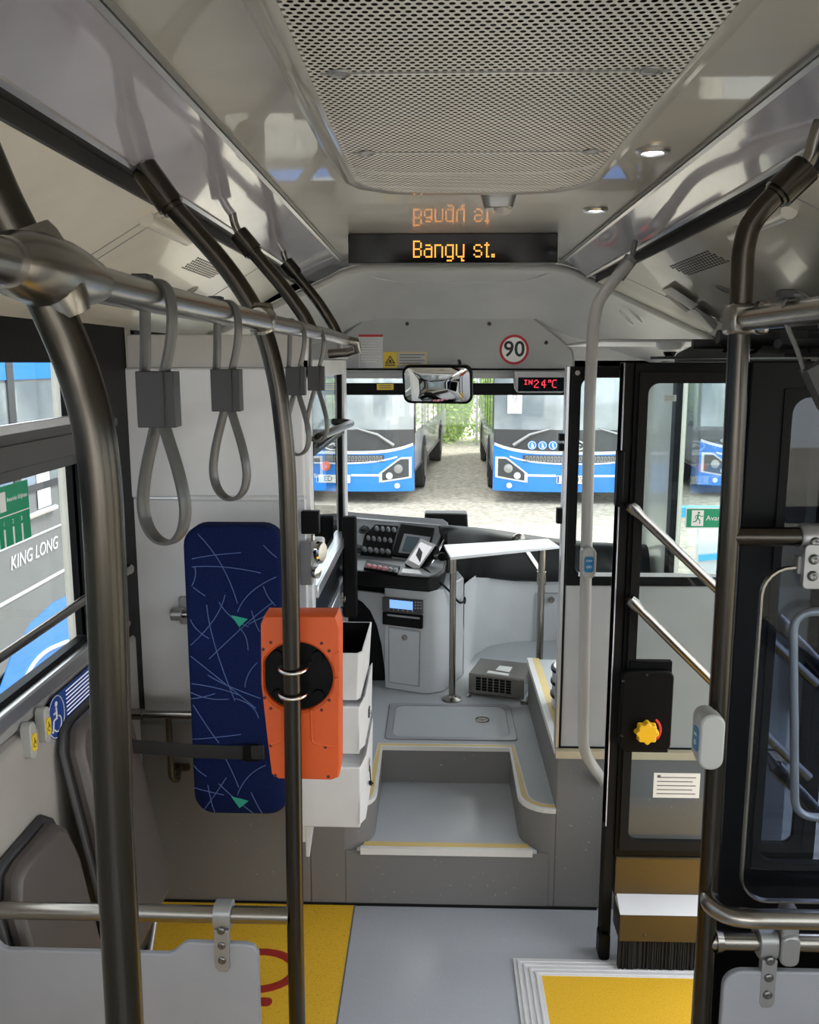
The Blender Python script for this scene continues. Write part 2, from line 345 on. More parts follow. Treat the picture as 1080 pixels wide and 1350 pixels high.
# left wall with windows
def wallside(X, s, name, wins):
    th = .05; x0, x1 = (X-th, X) if s < 0 else (X, X+th); m = MB()
    if s < 0:
        m.box(x0, x1, YB, 5.0, -.2, 1.035)
    m.box(x0, x1, YB, 5.0, 1.86, 2.39)
    return m, x0, x1
m, x0, x1 = wallside(XL, -1, 'l', None)
ys = [(-3.5, -2.2), (-2.1, -.8), (-.7, 1.0), (1.06, 2.40), (2.95, 4.3)]
pr = [YB]+[q for p in ys for q in p]+[5.0]
for i in range(0, len(pr), 2): m.box(x0, x1, pr[i], pr[i+1], 1.035, 1.86)
struct('wall_left', m, ['cove_cream'])
for i, (a, b) in enumerate(ys):
    w_ = thing('window_%d' % (i+1), '', '', (XL-.02, (a+b)/2, 1.035)); del w_['label'], w_['category']; w_['kind'] = 'structure'
    m = MB(); m.frame([(a-.04, 1.02), (b+.04, 1.02), (b+.04, 1.96), (a-.04, 1.96)], [(a+.03, 1.076), (b-.02, 1.076), (b-.02, 1.85), (a+.03, 1.85)], 'YZ', XL-.02, XL+.012); obj('window_frame', m, 'black', w_, bevel=.003)
    m = MB(); m.box(XL-.018, XL+.014, a, b, 1.573, 1.70); m.box(XL+.014, XL+.02, a, b, 1.60, 1.66); obj('transom', m, 'graphite', w_, bevel=.003)
    m = MB(); m.box(XL+.010, XL+.024, a, b, 1.685, 1.708); obj('rail', m, 'alu', w_, bevel=.002)
    m = MB(); m.box(XL-.036, XL-.032, a, b, 1.05, 1.86); obj('glass', m, 'clear_glass', w_)
m = MB(); m.box(XL, XL+.02, 2.38, 2.80, .66, 1.96); struct('trim_6', m, 'black')
m = MB(); m.box(XL, XL+.035, YB, 2.40, 1.02, 1.062, 0); m.box(XL, XL+.02, YB, 2.40, .985, 1.02, 1); struct('trim_7', m, ['alu', 'trim_grey'], bevel=.006)
m = MB(); m.prism([(XL, .98), (XL+.03, .965), (XL+.03, 0), (XL, 0)], 'XZ', YB, YR-.01); struct('baseboard_left', m, 'wall_beige', bevel=.01)
# right wall
m = MB(); x0, x1 = XR, XR+.05
m.box(x0, x1, YB, 5.0, 1.86, 2.39); m.box(x0, x1, YB, 1.42, -.2, .9); m.box(x0, x1, 2.78, 5.0, -.2, .72)
for a, b in ((YB, -3.5), (-2.2, -2.1), (-.8, -.7), (.5, .6), (1.36, 1.42)): m.box(x0, x1, a, b, .9, 1.86)
for a, b in ((2.66, 2.84), (4.3, 5.0)): m.box(x0, x1, a, b, .72, 1.86)
struct('wall_right', m, 'cove_cream')
for i, (a, b, z0) in enumerate([(-3.5, -2.2, .9), (-2.1, -.8, .9), (-.7, .5, .9), (.6, 1.36, .9), (2.84, 4.3, .72)]):
    w_ = thing('window_%d' % (i+6), '', '', (XR+.02, (a+b)/2, z0)); del w_['label'], w_['category']; w_['kind'] = 'structure'
    m = MB(); m.frame([(a-.04, z0-.03), (b+.04, z0-.03), (b+.04, 1.95), (a-.04, 1.95)], [(a+.03, z0+.04), (b-.03, z0+.04), (b-.03, 1.85), (a+.03, 1.85)], 'YZ', XR-.012, XR+.02); obj('window_frame', m, 'black', w_, bevel=.003)
    m = MB(); m.box(XR+.032, XR+.036, a, b, z0, 1.86); obj('glass', m, 'clear_glass', w_)
# rear end with rear window (behind the viewer)
m = MB(); m.frame([(XL, 0), (XR, 0), (XR, 2.3), (XL, 2.3)], [(XL+.15, .9), (XR-.15, .9), (XR-.15, 2.0), (XL+.15, 2.0)], 'XZ', YB-.05, YB); struct('wall_back', m, 'cove_cream')
# ceiling: centre panel, light strips, coves
CX = .06; HL, HR = -.385, .515; SL, SR = -.545, .615; SZ = 2.197
m = MB(); m.box(HL+.004, HR-.004, YB, 3.75, CZ, CZ+.03); struct('ceiling', m, 'ceiling_white')
m = MB(); m.box(XL-.1, XR+.1, YB-.1, 5.15, CZ+.11, CZ+.15); struct('ceiling', m, 'dome_grey')
m = MB()
for X in (HL, HR): m.box(X-.004, X+.004, YB, 3.74, CZ-.006, CZ+.02)
struct('trim_8', m, 'trim_grey')
for s, (a, b), nm in ((-1, (HL, SL), 'l'), (1, (HR, SR), 'r')):
    m = MB(); d = s
    m.slab([(a+d*.008, YB, CZ-.004), (a+d*.008, 3.70, CZ-.004), (b, 3.70, SZ), (b, YB, SZ)], (d*.008, 0, .016), 0)
    m.slab([(a+d*.006, YB, CZ-.008), (a+d*.006, 3.70, CZ-.008), (a+d*.014, 3.70, CZ-.012), (a+d*.014, YB, CZ-.012)], (0, 0, .006), 1)
    m.slab([(b-d*.006, YB, SZ-.002), (b-d*.006, 3.70, SZ-.002), (b+d*.003, 3.70, SZ-.006), (b+d*.003, YB, SZ-.006)], (0, 0, .005), 1)
    m.slab([(b, YB, SZ), (b, 3.70, SZ), (b+d*.004, 3.70, SZ+.05), (b+d*.004, YB, SZ+.05)], (d*.003, 0, 0), 0)
    o = obj('light_strip', m, ['strip_lavender', 'alu']); tag(o, 'long glossy lavender ceiling light strip above the %s hand rail' % ('left' if s < 0 else 'right'), 'ceiling light', 'ceiling light strips')
for s, nm in ((-1, 'l'), (1, 'r')):
    b = SL if s < 0 else SR; X = XL+.01 if s < 0 else XR-.01; m = MB()
    p0 = (b+s*.045, 2.178); p1 = (X, 1.955)
    prof = [p0, (X-s*.09, 1.992), (X-s*.035, 1.972), p1, (X, 2.0), (p0[0], 2.24)]
    m.prism(prof, 'XZ', YB, 3.74, 0)
    struct('trim_9' if s < 0 else 'trim_10', m, 'cove_cream', smooth=50)
    m = MB(); m.slab([(b+s*.0, YB, SZ+.02), (b, 3.72, SZ+.02), (p0[0]+s*.01, 3.72, 2.20), (p0[0]+s*.01, YB, 2.20)], (0, 0, .01)); m.box(min(p0[0]-s*.005, p0[0]+s*.004), max(p0[0]-s*.005, p0[0]+s*.004), YB, 3.72, 2.174, 2.20)
    struct('trim_11' if s < 0 else 'trim_12', m, 'clip_grey')
    def cov(t, lift=.0015, p0=p0, X=X, s=s):  # point on cove slope
        a = Vector((p0[0], 0, p0[1])); c = Vector((X-s*.09, 0, 1.992)); q = a.lerp(c, t); nn = Vector((-(c-a).z, 0, (c-a).x)).normalized()
        if nn.z > 0: nn = -nn
        return q+nn*lift
    # joints between duct flaps
    m = MB()
    for y in (1.95, 2.0, 3.05) if s < 0 else (1.78, 3.35): m.hexa([cov(0, .001)+V(0, y, 0), cov(1, .001)+V(0, y, 0), cov(1, .001)+V(0, y+.004, 0), cov(0, .001)+V(0, y+.004, 0)], [cov(0, -.003)+V(0, y, 0), cov(1, -.003)+V(0, y, 0), cov(1, -.003)+V(0, y+.004, 0), cov(0, -.003)+V(0, y+.004, 0)])
    struct('trim_13' if s < 0 else 'trim_14', m, 'trim_grey')
    if s < 0: covL = cov
    else: covR = cov
# perforated speaker grilles, ring marks and end caps of the flaps
def covpatch(cov, t0, t1, y0, y1, name, label, cat, kind):
    m = MB()
    if kind == 'holes':
        nt, ny = 7, 16
        for i in range(nt):
            for j in range(ny):
                t = t0+(t1-t0)*(i+.5)/nt; y = y0+(y1-y0)*(j+.5+(i % 2)*.5)/ny; a = cov(t, .0008)+V(0, y, 0); dt = (t1-t0)/nt*.3; u = cov(t+dt, .0008)-cov(t, .0008); dy = (y1-y0)/ny*.28
                m.slab([a-u+V(0, -dy, 0), a+u+V(0, -dy, 0), a+u+V(0, dy, 0), a-u+V(0, dy, 0)], (0, 0, .002))
        return tag(obj(name, m, 'ink_black'), label, cat)
def fitt(cov, px, py):   # parameter of the cove slope hit by a photo ray
    best = None
    a0 = cov(0, 0); a1 = cov(1, 0); nn = (a1-a0).cross(V(0, 1, 0)); d = ROT @ Vector(((px-540)/FPX, -(py-675)/FPX, -1)); o = V(0, 0, CAMZ)
    k = (a0-o).dot(nn)/d.dot(nn); p = o+d*k; return (p-a0).dot(a1-a0)/(a1-a0).length_squared, p.y, p
ta, ya, _ = fitt(covR, 893, 352); tb, yb, _ = fitt(covR, 960, 345)
covpatch(covR, min(ta, tb)-.04, min(ta, tb)+.12, min(ya, yb)-.02, max(ya, yb)+.04, 'speaker_grille', 'small perforated speaker grille in the cream panel above the front door', 'speaker grille', 'holes')
ta, ya, _ = fitt(covL, 255, 345); covpatch(covL, ta-.06, ta+.10, ya-.02, ya+.30, 'speaker_grille', 'small perforated speaker grille in the cream panel left of the curved grab pole', 'speaker grille', 'holes')
def ringmark(cov, px, py, label):
    t, y, p = fitt(cov, px, py); m = MB(); a = cov(t, .001); u = (cov(1)-cov(0)).normalized()
    for r in (.012, .022, .032): m.tube([a+V(0, y, 0)+u*(r*math.cos(q))+V(0, r*math.sin(q), 0) for q in [2*math.pi*k/20 for k in range(20)]], .0012, 5, closed=True)
    tag(obj('air_outlet', m, 'trim_grey'), label, 'air outlet')
ringmark(covR, 957, 382, 'ring shaped air outlet beside the right grab pole'); ringmark(covL, 249, 385, 'ring shaped air outlet above the second hanging strap')
for cov, a, b, lab in ((covL, (190, 285), (245, 312), 'left'), (covR, (968, 305), (1045, 275), 'right')):
    ta, ya, pa = fitt(cov, *a); tb, yb, pb = fitt(cov, *b); tt = (ta+tb)/2; A = cov(tt, .006)+V(0, ya, 0); B = cov(tt, .006)+V(0, yb, 0)
    m = MB(); m.tube([A, B], .017, 16); tag(obj('duct_hinge', m, 'cove_cream'), 'round cream hinge roll of the %s ceiling duct flap' % lab, 'hinge')
# arch trim and front dome
def section(Y, zt, zb, sx=1.0, n=14):
    L = XL+.02; R = XR-.02; c = (L+R)/2; hw = (R-L)/2*sx; P = []
    raw = [(-1.0, 0), (-.965, .10), (-.90, .20), (-.50*1.0, .82), (-.44, .93), (-.38, .985), (-.32, 1), (.34, 1), (.40, .985), (.46, .93), (.52, .82), (.90, .20), (.965, .10), (1.0, 0)]
    return [(c+u*hw, Y, zb+(zt-zb)*v) for u, v in raw]
secs = [section(3.74, CZ-.01, 1.955), section(3.86, CZ-.012, 1.945), section(4.05, CZ-.03, 1.92, .998), section(4.25, CZ-.08, 1.89, .99), section(4.42, CZ-.15, 1.86, .975), section(4.52, CZ-.23, 1.835, .96)]
m = MB(); vs = [p for s_ in secs for p in s_]; K = 14
m.add(vs, [(i*K+k, i*K+k+1, (i+1)*K+k+1, (i+1)*K+k) for i in range(len(secs)-1) for k in range(K-1)], 0)
# end wall of the dome behind the header
e = secs[-1]; m.add(e+[(e[-1][0], 4.52, 1.80), (e[0][0], 4.52, 1.80)], [tuple(range(K+2))], 0)
m.box(XL, XR, 4.52, 4.56, 1.80, 1.86); struct('ceiling', m, 'dome_grey', smooth=60)
m = MB(); m.tube(fillet([V(q[0], 3.735, q[2]-.022) for q in secs[0]], .03, 3), .015, 10); struct('trim_15', m, 'pole_grey')
m = MB(); q = [at(px, py, Y=yy) for px, py, yy in ((466, 348, 3.9), (480, 372, 4.0), (500, 386, 4.1), (530, 391, 4.14), (680, 391, 4.14), (706, 386, 4.1), (724, 372, 4.0), (742, 348, 3.9))]
q = [V(p.x, p.y, 0) for p in q]
def domez(y):
    ys_ = [3.74, 3.86, 4.05, 4.25, 4.42, 4.52]; zs_ = [CZ-.01, CZ-.012, CZ-.03, CZ-.08, CZ-.15, CZ-.23]
    for i in range(5):
        if y <= ys_[i+1]: return zs_[i]+(zs_[i+1]-zs_[i])*(y-ys_[i])/(ys_[i+1]-ys_[i])
    return zs_[-1]
m.tube(fillet([V(p.x, p.y, domez(p.y)-.001) for p in q], .04, 4), .004, 8); struct('trim_16', m, 'dome_grey')
# windscreen: frame, pillars, glass
w_ = thing('window_11', '', '', (.08, 5.0, .8)); del w_['label'], w_['category']; w_['kind'] = 'structure'
m = MB(); m.frame([(XL-.1, .5), (XR+.1, .5), (XR+.1, 2.3), (XL-.1, 2.3)], [(XL+.06, .72), (XR-.06, .72), (XR-.06, 1.93), (XL+.06, 1.93)], 'XZ', 5.0, 5.06); obj('window_frame', m, 'black', w_)
m = MB(); m.box(XL, XR, 5.02, 5.026, .72, 1.94); obj('glass', m, 'clear_glass', w_)
m = MB(); m.box(XL-.05, XR+.05, 5.0, 5.06, -.2, .74); m.box(XL-.05, XR+.05, 5.0, 5.06, 1.93, 2.40); struct('wall_front', m, 'panel_grey')
# front interior wall under the windscreen (curves round to the console)
def P(px, py, Z=None, Y=None): return at(px, py, Z=Z, Y=Y)
fw = [(.140, 4.02), (.168, 4.15), (.21, 4.32), (.29, 4.46), (.42, 4.53), (.60, 4.56), (XR, 4.58)]
m = MB()
for i in range(len(fw)-1):
    a, b = fw[i], fw[i+1]; za = .715+.14*max(0, 1-(a[0]-.04)/.35); zb = .715+.14*max(0, 1-(b[0]-.04)/.35)
    m.add([(a[0], a[1], PZ), (b[0], b[1], PZ), (b[0], b[1], zb), (a[0], a[1], za)], [(0, 1, 2, 3)])
m.box(fw[-1][0]-.02, XR, 4.58, 4.6, PZ, .7)
struct('wall_front', m, 'panel_grey', smooth=60, weld=True)
# ================================================================== CEILING FITTINGS
t = thing('ceiling_grille', 'large white perforated air conditioning grille in the centre of the ceiling', 'air grille', (.06, 1.2, 2.2))
gx0, gx1, gy1 = -.20, .345, 2.02; gz = 2.215
ol = [(gx0+.005, -1.2), (gx1-.005, -1.2)]+arc(gx1-.085, gy1-.13, .08, 0, 60, 4)+arc(gx1-.16, gy1-.085, .085, 60, 90, 3)+arc(gx0+.16, gy1-.085, .085, 90, 120, 3)+arc(gx0+.085, gy1-.13, .08, 120, 180, 4)
def inset(pts, dx, dy): 
    return [((p[0]-CX0)*(1-dx)+CX0, p[1]-(dy if p[1] > 1 else 0)) for p in pts]
CX0 = (gx0+gx1)/2
def shp(w, y1, c=.09):  # octagon-cornered outline
    return [(CX0-w, -1.2), (CX0+w, -1.2), (CX0+w, y1-c*1.5), (CX0+w-c*.25, y1-c*.75), (CX0+w-c*.9, y1-c*.15), (CX0+w-c*1.6, y1), (CX0-w+c*1.6, y1), (CX0-w+c*.9, y1-c*.15), (CX0-w+c*.25, y1-c*.75), (CX0-w, y1-c*1.5)]
W = (gx1-gx0)/2
m = MB(); a = shp(W+.03, gy1+.05); b = shp(W-.012, gy1-.0); c = shp(W-.035, gy1-.03)
n = len(a); vs = [(p[0], p[1], CZ-.001) for p in a]+[(p[0], p[1], gz) for p in b]+[(p[0], p[1], gz-.001) for p in c]+[(p[0], p[1], gz+.012) for p in c]
m.add(vs, [(j*n+k, j*n+(k+1) % n, (j+1)*n+(k+1) % n, (j+1)*n+k) for j in range(3) for k in range(n)]); obj('frame', m, 'ceiling_white', t, smooth=50)
m = MB(); m.add([(p[0], p[1], gz) for p in c], [tuple(range(n))]); obj('perforated_panel', m, 'perforated', t, origin=(CX0, 0, gz))
m = MB(); m.add([(p[0], p[1], CZ-.004) for p in shp(W+.01, gy1+.02)], [tuple(range(n))]); obj('filter', m, 'rubber', t)  # black sheet put in for the dark cavity behind the holes
for y in (1.19, 1.62):
    m = MB(); m.box(gx0+.05, gx1-.05, y-.0012, y+.0012, gz-.0015, gz+.001, 0); m.box(gx0+.05, gx1-.05, y+.004, y+.008, gz-.001, gz+.001, 1); obj('seam', m, ['trim_grey', 'ceiling_white'], t)
    for x in (gx0+.075, gx1-.075):
        m = MB(); m.tube([V(x+.013*math.cos(q), y+.013*math.sin(q), gz-.001) for q in [2*math.pi*k/20 for k in range(20)]], .0022, 6, closed=True); m.cyl((x, y, gz-.002), (x, y, gz+.002), .009, 16); obj('latch', m, 'clamp_grey', t)
# downlights
def downlight(px, py, label, r=.034):
    p = at(px, py, Z=CZ); t = thing('downlight', label, 'ceiling light', p, 'ceiling downlights')
    m = MB(); m.lathe([(r, 0), (r*1.02, -.004), (r*.9, -.009), (r*.68, -.009), (r*.62, -.003), (r*.6, 0)], (p.x, p.y, CZ)); obj('bezel', m, 'alu', t)
    m = MB(); m.lathe([(r*.64, -.001), (r*.6, -.005), (r*.3, -.007), (0, -.007)], (p.x, p.y, CZ)); obj('lens', m, 'lamp_glow', t)
downlight(861, 197, 'larger round glowing downlight in the ceiling near the right light strip')
downlight(785, 275, 'round glowing downlight further forward, beside the end of the right light strip')
for px, lab in ((528, 'left'), (660, 'right')):
    p = at(px, 349, Y=3.84); m = MB(); z = domez(p.y)
    m.lathe([(.034, 0), (.034, -.003), (.026, -.006), (.022, -.002), (0, -.002)], (p.x, p.y, z+.001)); tag(obj('downlight', m, 'white_plastic'), 'small unlit downlight under the %s half of the destination display' % lab, 'ceiling light')
# camera under the grille
p = at(643, 248, Z=CZ); t = thing('security_camera', 'grey wedge shaped security camera on the ceiling above the destination display', 'camera', (p.x+.005, 2.14, CZ))
x, y = p.x+.02, 2.13
m = MB(); m.prism(rrect(x, y, .092, .07, .02), 'XY', CZ, CZ-.025); m.prism(rrect(x, y, .088, .066, .02), 'XY', CZ-.025, CZ-.068, scale=.72); obj('housing', m, 'clamp_grey', t, bevel=.003)
m = MB(); m.ball((x+.01, y-.004, CZ-.066), .022, 16, 0, (1, .9, .7)); obj('lens', m, 'pole_grey', t)
# destination display
p0 = at(459, 308, Y=2.99); p1 = at(735, 346, Y=2.99); t = thing('destination_display', 'black LED display reading Bangų st. hanging from the ceiling', 'display', ((p0.x+p1.x)/2, 3.0, p1.z))
m = MB(); m.box(p0.x, p1.x, 2.99, 3.05, p1.z, p0.z-.001); obj('housing', m, 'black_gloss', t, bevel=.002)
m = MB(); m.box(p0.x-.012, p1.x+.012, 2.987, 3.052, p0.z, p0.z+.007); m.box(p0.x-.02, p0.x, 3.0, 3.02, p0.z+.004, p0.z+.012); m.box(p1.x, p1.x+.02, 3.0, 3.02, p0.z+.004, p0.z+.012); m.box(p0.x, p1.x, 3.02, 3.04, p0.z, CZ-.001); obj('bracket', m, 'alu', t, bevel=.001)
G = {'B': ['11110', '10001', '10001', '10001', '11110', '10001', '10001', '10001', '11110'], 'a': ['', '', '01110', '00001', '01111', '10001', '10001', '10001', '01111'],
 'n': ['', '', '11110', '10001', '10001', '10001', '10001', '10001', '10001'], 'g': ['', '', '01111', '10001', '10001', '10001', '10001', '10001', '01111', '00001', '01110'],
 'ų': ['', '', '10001', '10001', '10001', '10001', '10001', '10001', '01111', '00010', '00011'], ' ': ['000'], 's': ['', '', '01110', '10001', '10000', '01110', '00001', '10001', '01110'],
 't': ['', '010', '111', '010', '010', '010', '010', '010', '011'], '.': ['', '', '', '', '', '', '', '11', '11']}
m = MB(); cols = 0; cells = []
for ch in 'Bangų st.':
    g = G[ch]
    for r, row in enumerate(g):
        for c_, v_ in enumerate(row):
            if v_ == '1': cells.append((cols+c_, r))
    cols += max(len(r) for r in g)+1
a = at(545, 318, Y=2.985); b = at(653, 339, Y=2.985); dx = (b.x-a.x)/(cols-1); dz = (a.z-b.z)/8.4
for c_, r in cells: m.prism(circ(a.x+(c_+.3)*dx, a.z-r*dz, min(dx, dz)*.47, 8), 'XZ', 2.9885, 2.9905)
obj('led_text', m, 'led_amber', t)
# ================================================================== HAND RAILS AND POLES
RR = .0175
def path_px(pts, Y): return [at(a, b, Y=Y) for a, b in pts]
def sleeve(mb, a, b, r=.026): mb.cyl(a, b, r, 20); 
def joint(name_parent, c, axis, r=.03, L=.085, mt='steel'):
    ax = Vector(axis).normalized(); m = MB(); c = Vector(c)
    m.tube([c-ax*L/2, c-ax*L*.42, c-ax*L*.2, c+ax*L*.2, c+ax*L*.42, c+ax*L/2], [r*.72, r*.78, r, r, r*.78, r*.72], 20)
    m.tube([c+V(0, 0, L*.42), c+V(0, 0, L*.3), c, c-V(0, 0, L*.3), c-V(0, 0, L*.42)], [r*.72, r*.82, r*.85, r*.82, r*.72], 20); return obj('joint', m, mt, name_parent)
# ---- left front curved pole (nearest, thick)
XP1 = at(155, 1350, Y=.73).x; p = at(152, 1350, Y=.73)
t = thing('grab_pole', 'thickest steel grab pole in the left foreground, bent at its top', 'grab pole', (XP1, .73, 0))
top = [at(-30, 195, Y=.70), at(0, 265, Y=.706), at(28, 318, Y=.712), at(66, 400, Y=.72), at(100, 478, Y=.73), at(124, 560, Y=.73), at(134, 640, Y=.73), at(142, 800, Y=.73), at(149, 1050, Y=.73), (XP1, .73, .5), (XP1, .73, .04)]
m = MB(); m.tube(fillet(top, .12, 5), RR, 28); obj('tube', m, 'steel_dark', t)
m = MB(); m.lathe([(.05, 0), (.05, .006), (.03, .012), (.022, .04)], (XP1, .73, 0)); obj('floor_flange', m, 'steel', t)
m = MB(); m.tube([at(-30, 195, Y=.70), at(-80, 120, Y=.68), (SL+.01, .68, SZ+.01)], .012, 12); obj('ceiling_bracket', m, 'steel', t)
J1 = at(62, 358, Y=.72)
m = MB(); m.tube([J1+V(0, dy, 0) for dy in (-.07, -.055, -.02, .02, .05, .085, .10)], [.019, .025, .029, .029, .026, .021, .018], 24)
ud = (at(84, 425, Y=.73)-at(22, 300, Y=.71)).normalized(); m.tube([J1+ud*q for q in (-.036, -.028, 0, .028, .038)], [.0185, .022, .026, .022, .0185], 20); obj('joint', m, 'steel', t)
# ---- overhead rail left
xa = -.30; A = at(0, 352, X=-.318); za = 1.925
t = thing('overhead_rail', 'long overhead steel hand rail on the left carrying four hanging straps', 'hand rail', (-.318, 1.6, 1.92))
endL = at(452, 450, Y=3.0)
rail = fillet([(J1.x, -1.2, J1.z+.00), (J1.x, .55, J1.z), at(200, 392, X=-.322), at(345, 424, X=-.318), at(432, 441, X=-.316), (at(452, 447, X=-.316).x+.01, at(452, 447, X=-.316).y, 1.925)], .05, 4)
m = MB(); m.tube(rail, RR, 28); e_ = rail[-1]; m.tube([e_, e_+V(.03, .02, -.005), e_+V(.035, .05, -.03), e_+V(.0, .09, -.04), e_+V(-.07, .1, -.045)], RR*.9, 20); obj('tube', m, 'steel', t)
# ---- second pole
t = thing('grab_pole', 'slim curved steel grab pole left of the aisle holding the orange box', 'grab pole', (at(392, 1350, Y=1.65).x, 1.65, 0))
pp = [(218, 262), (300, 352), (344, 420), (366, 500), (378, 600), (383, 760), (386, 950)]
pts = path_px(pp, 1.65)+[V(at(392, 1350, Y=1.65).x, 1.65, .6), V(at(392, 1350, Y=1.65).x, 1.65, .03)]
m = MB(); m.tube(fillet(pts, .2, 6), RR, 24); obj('tube', m, 'steel_dark', t)
a = at(190, 222, Y=1.65); b = at(226, 272, Y=1.65); m = MB(); m.tube([a, b], .0255, 20); m.tube([b, b.lerp(a, -.12)], .021, 20); obj('sleeve', m, 'steel_dark', t)
m = MB(); m.tube(fillet([at(196, 228, Y=1.65), at(187, 205, Y=1.65), at(184, 186, Y=1.65), at(180, 165, Y=1.66)], .02, 4), [.016]*3+[.009]*(len(fillet([at(196, 228, Y=1.65), at(187, 205, Y=1.65), at(184, 186, Y=1.65), at(180, 165, Y=1.66)], .02, 4))-3), 14); obj('ceiling_bracket', m, 'steel', t)
joint(t, at(345, 421, Y=1.65), (0, 1, 0), .027, .07, 'steel')
m = MB(); m.lathe([(.045, 0), (.045, .006), (.02, .012)], (pts[-1].x, 1.65, 0)); obj('floor_flange', m, 'steel', t)
# ---- third and fourth slanting poles
def slantpole(label, Y, pp, s0, s1, br):
    t = thing('grab_pole', label, 'grab pole', at(*pp[-1], Y=Y)); m = MB(); m.tube(fillet(path_px(pp, Y), .08, 5), RR, 20); obj('tube', m, 'steel_dark', t)
    a = at(*s0, Y=Y); b = at(*s1, Y=Y); m = MB(); m.tube([a, b], .025, 20); m.tube([b, b.lerp(a, -.12)], .021, 20); obj('sleeve', m, 'steel_dark', t)
    m = MB(); q = path_px(br, Y); m.tube(fillet(q, .02, 4), .010, 12); obj('ceiling_bracket', m, 'steel', t)
slantpole('slanting steel tube from the left light strip to the middle of the overhead rail', 2.25, [(332, 330), (375, 380), (402, 418), (411, 437)], (314, 308), (334, 332), [(317, 312), (309, 295), (306, 280), (304, 270)])
slantpole('shortest slanting steel tube joining the left light strip to the front end of the rail', 2.98, [(390, 362), (420, 398), (440, 430), (447, 446)], (377, 346), (390, 362), [(379, 348), (374, 336), (372, 322)])
# ---- hanging straps
def strap_mesh(t, x, y, z, tilt=0):
    ct, st = math.cos(tilt), math.sin(tilt)
    def sw(m):
        m.v = [V(x+(p.x-x)*ct-(p.z-z)*st, p.y, z+(p.x-x)*st+(p.z-z)*ct) for p in m.v]; return m
    # top loop round the rail, clip, long teardrop
    m = MB(); ca, sa = math.cos(-.42), math.sin(-.42); rz = lambda q: V(x+(q.x-x)*ca-(q.y-y)*sa, y+(q.x-x)*sa+(q.y-y)*ca, q.z); rzd = V(-sa, ca, 0)
    loop = [(-.028, -.082), (-.024, -.05), (-.0225, -.01), (-.016, .016), (0, .024), (.016, .016), (.0225, -.01), (.018, -.045), (.004, -.082)]
    loop = [V(x+.006+u*.9, y+.0, z+v) for u, v in loop]
    m.band(fillet([rz(q) for q in loop], .02, 3), .015, .006, rzd, closed=False)
    lp = [(0, -.13), (-.013, -.16), (-.026, -.20), (-.032, -.235), (-.026, -.262), (-.010, -.277), (.010, -.277), (.026, -.262), (.032, -.235), (.026, -.20), (.013, -.16)]
    lp = [V(x+u, y, z+v) for u, v in lp]; cl = []
    for i in range(len(lp)):
        p_, q_ = lp[i], lp[(i+1) % len(lp)]; o_ = lp[i-1]; r_ = lp[(i+2) % len(lp)]
        for k in range(4):
            s_ = k/4; cl.append(.5*((2*p_)+(q_-o_)*s_+(2*o_-5*p_+4*q_-r_)*s_*s_+(3*p_-o_-3*q_+r_)*s_**3))
    m.band([rz(q) for q in cl], .018, .0058, rzd)
    obj('loop', sw(m), 'strap_grey', t)
    m = MB(); m.box(x-.022, x+.022, y-.013, y+.013, z-.142, z-.078); m.box(x+.010, x+.0125, y-.0145, y+.0, z-.142, z-.078); obj('clip', sw(m), 'clip_grey', t, bevel=.002)
    m = MB(); m.box(x-.022, x-.002, y-.011, y+.011, z+.017, z+.030); obj('rail_clip', m, 'clip_grey', t, bevel=.002)
sl = [(203, 'nearest and largest grey hanging strap on the left overhead rail'), (296, 'second grey hanging strap from the left, in front of the white partition'), (389, 'third hanging strap, just right of the curved grab pole'), (416, 'furthest hanging strap, beside the driver cab window')]
for px, lab in sl:
    q = at(px, 478-(575-px)*.223, X=-.32); t = thing('hanging_strap', lab, 'strap', (q.x, q.y, q.z-.1), 'hanging straps on the left rail'); strap_mesh(t, q.x, q.y, q.z-.002)
# ---- right pole, overhead rail and strap
XR1 = at(925, 1350, Y=1.45).x
t = thing('grab_pole', 'steel grab pole right of the aisle with a grey stop button box', 'grab pole', (XR1, 1.45, 0))
pts = path_px([(1026, 254), (1000, 280), (987, 300), (980, 330), (976, 420), (962, 700), (944, 1000)], 1.45)+[V(XR1, 1.45, .63), V(XR1, 1.45, .03)]
m = MB(); m.tube(fillet(pts, .06, 6), RR, 24); obj('tube', m, 'steel_dark', t)
a = at(1062, 222, Y=1.45); b = at(1026, 256, Y=1.45); m = MB(); m.tube([a, b], .0255, 20); m.tube([b, b.lerp(a, -.12)], .021, 20); obj('sleeve', m, 'steel_dark', t)
m = MB(); m.tube(fillet([at(1058, 226, Y=1.45), at(1069, 208, Y=1.45), at(1074, 185, Y=1.45), at(1082, 160, Y=1.45)], .02, 4), .011, 12); obj('ceiling_bracket', m, 'steel', t)
m = MB(); q = at(975, 421, Y=1.45); m.box(q.x-.022, q.x+.022, 1.42, 1.472, q.z-.024, q.z+.024); m.box(q.x+.016, q.x+.036, 1.41, 1.44, q.z-.024, q.z+.028); obj('joint', m, 'steel', t, bevel=.007)
m = MB(); m.lathe([(.045, 0), (.045, .006), (.02, .012)], (XR1, 1.45, 0)); obj('floor_flange', m, 'steel', t)
t = thing('overhead_rail', 'overhead steel hand rail on the right, running back from the grab pole', 'hand rail', (q.x, 1, q.z)); XO = q.x
m = MB(); m.tube([(q.x+.002, 1.44, q.z-.002), (q.x+.006, -1.2, q.z-.002)], RR, 28); obj('tube', m, 'steel', t)
s_ = at(1046, 412, X=XO+.003); t = thing('hanging_strap', 'grey hanging strap on the right overhead rail, cut by the picture edge', 'strap', (s_.x, s_.y, s_.z-.1)); strap_mesh(t, s_.x, s_.y, q.z, .5)
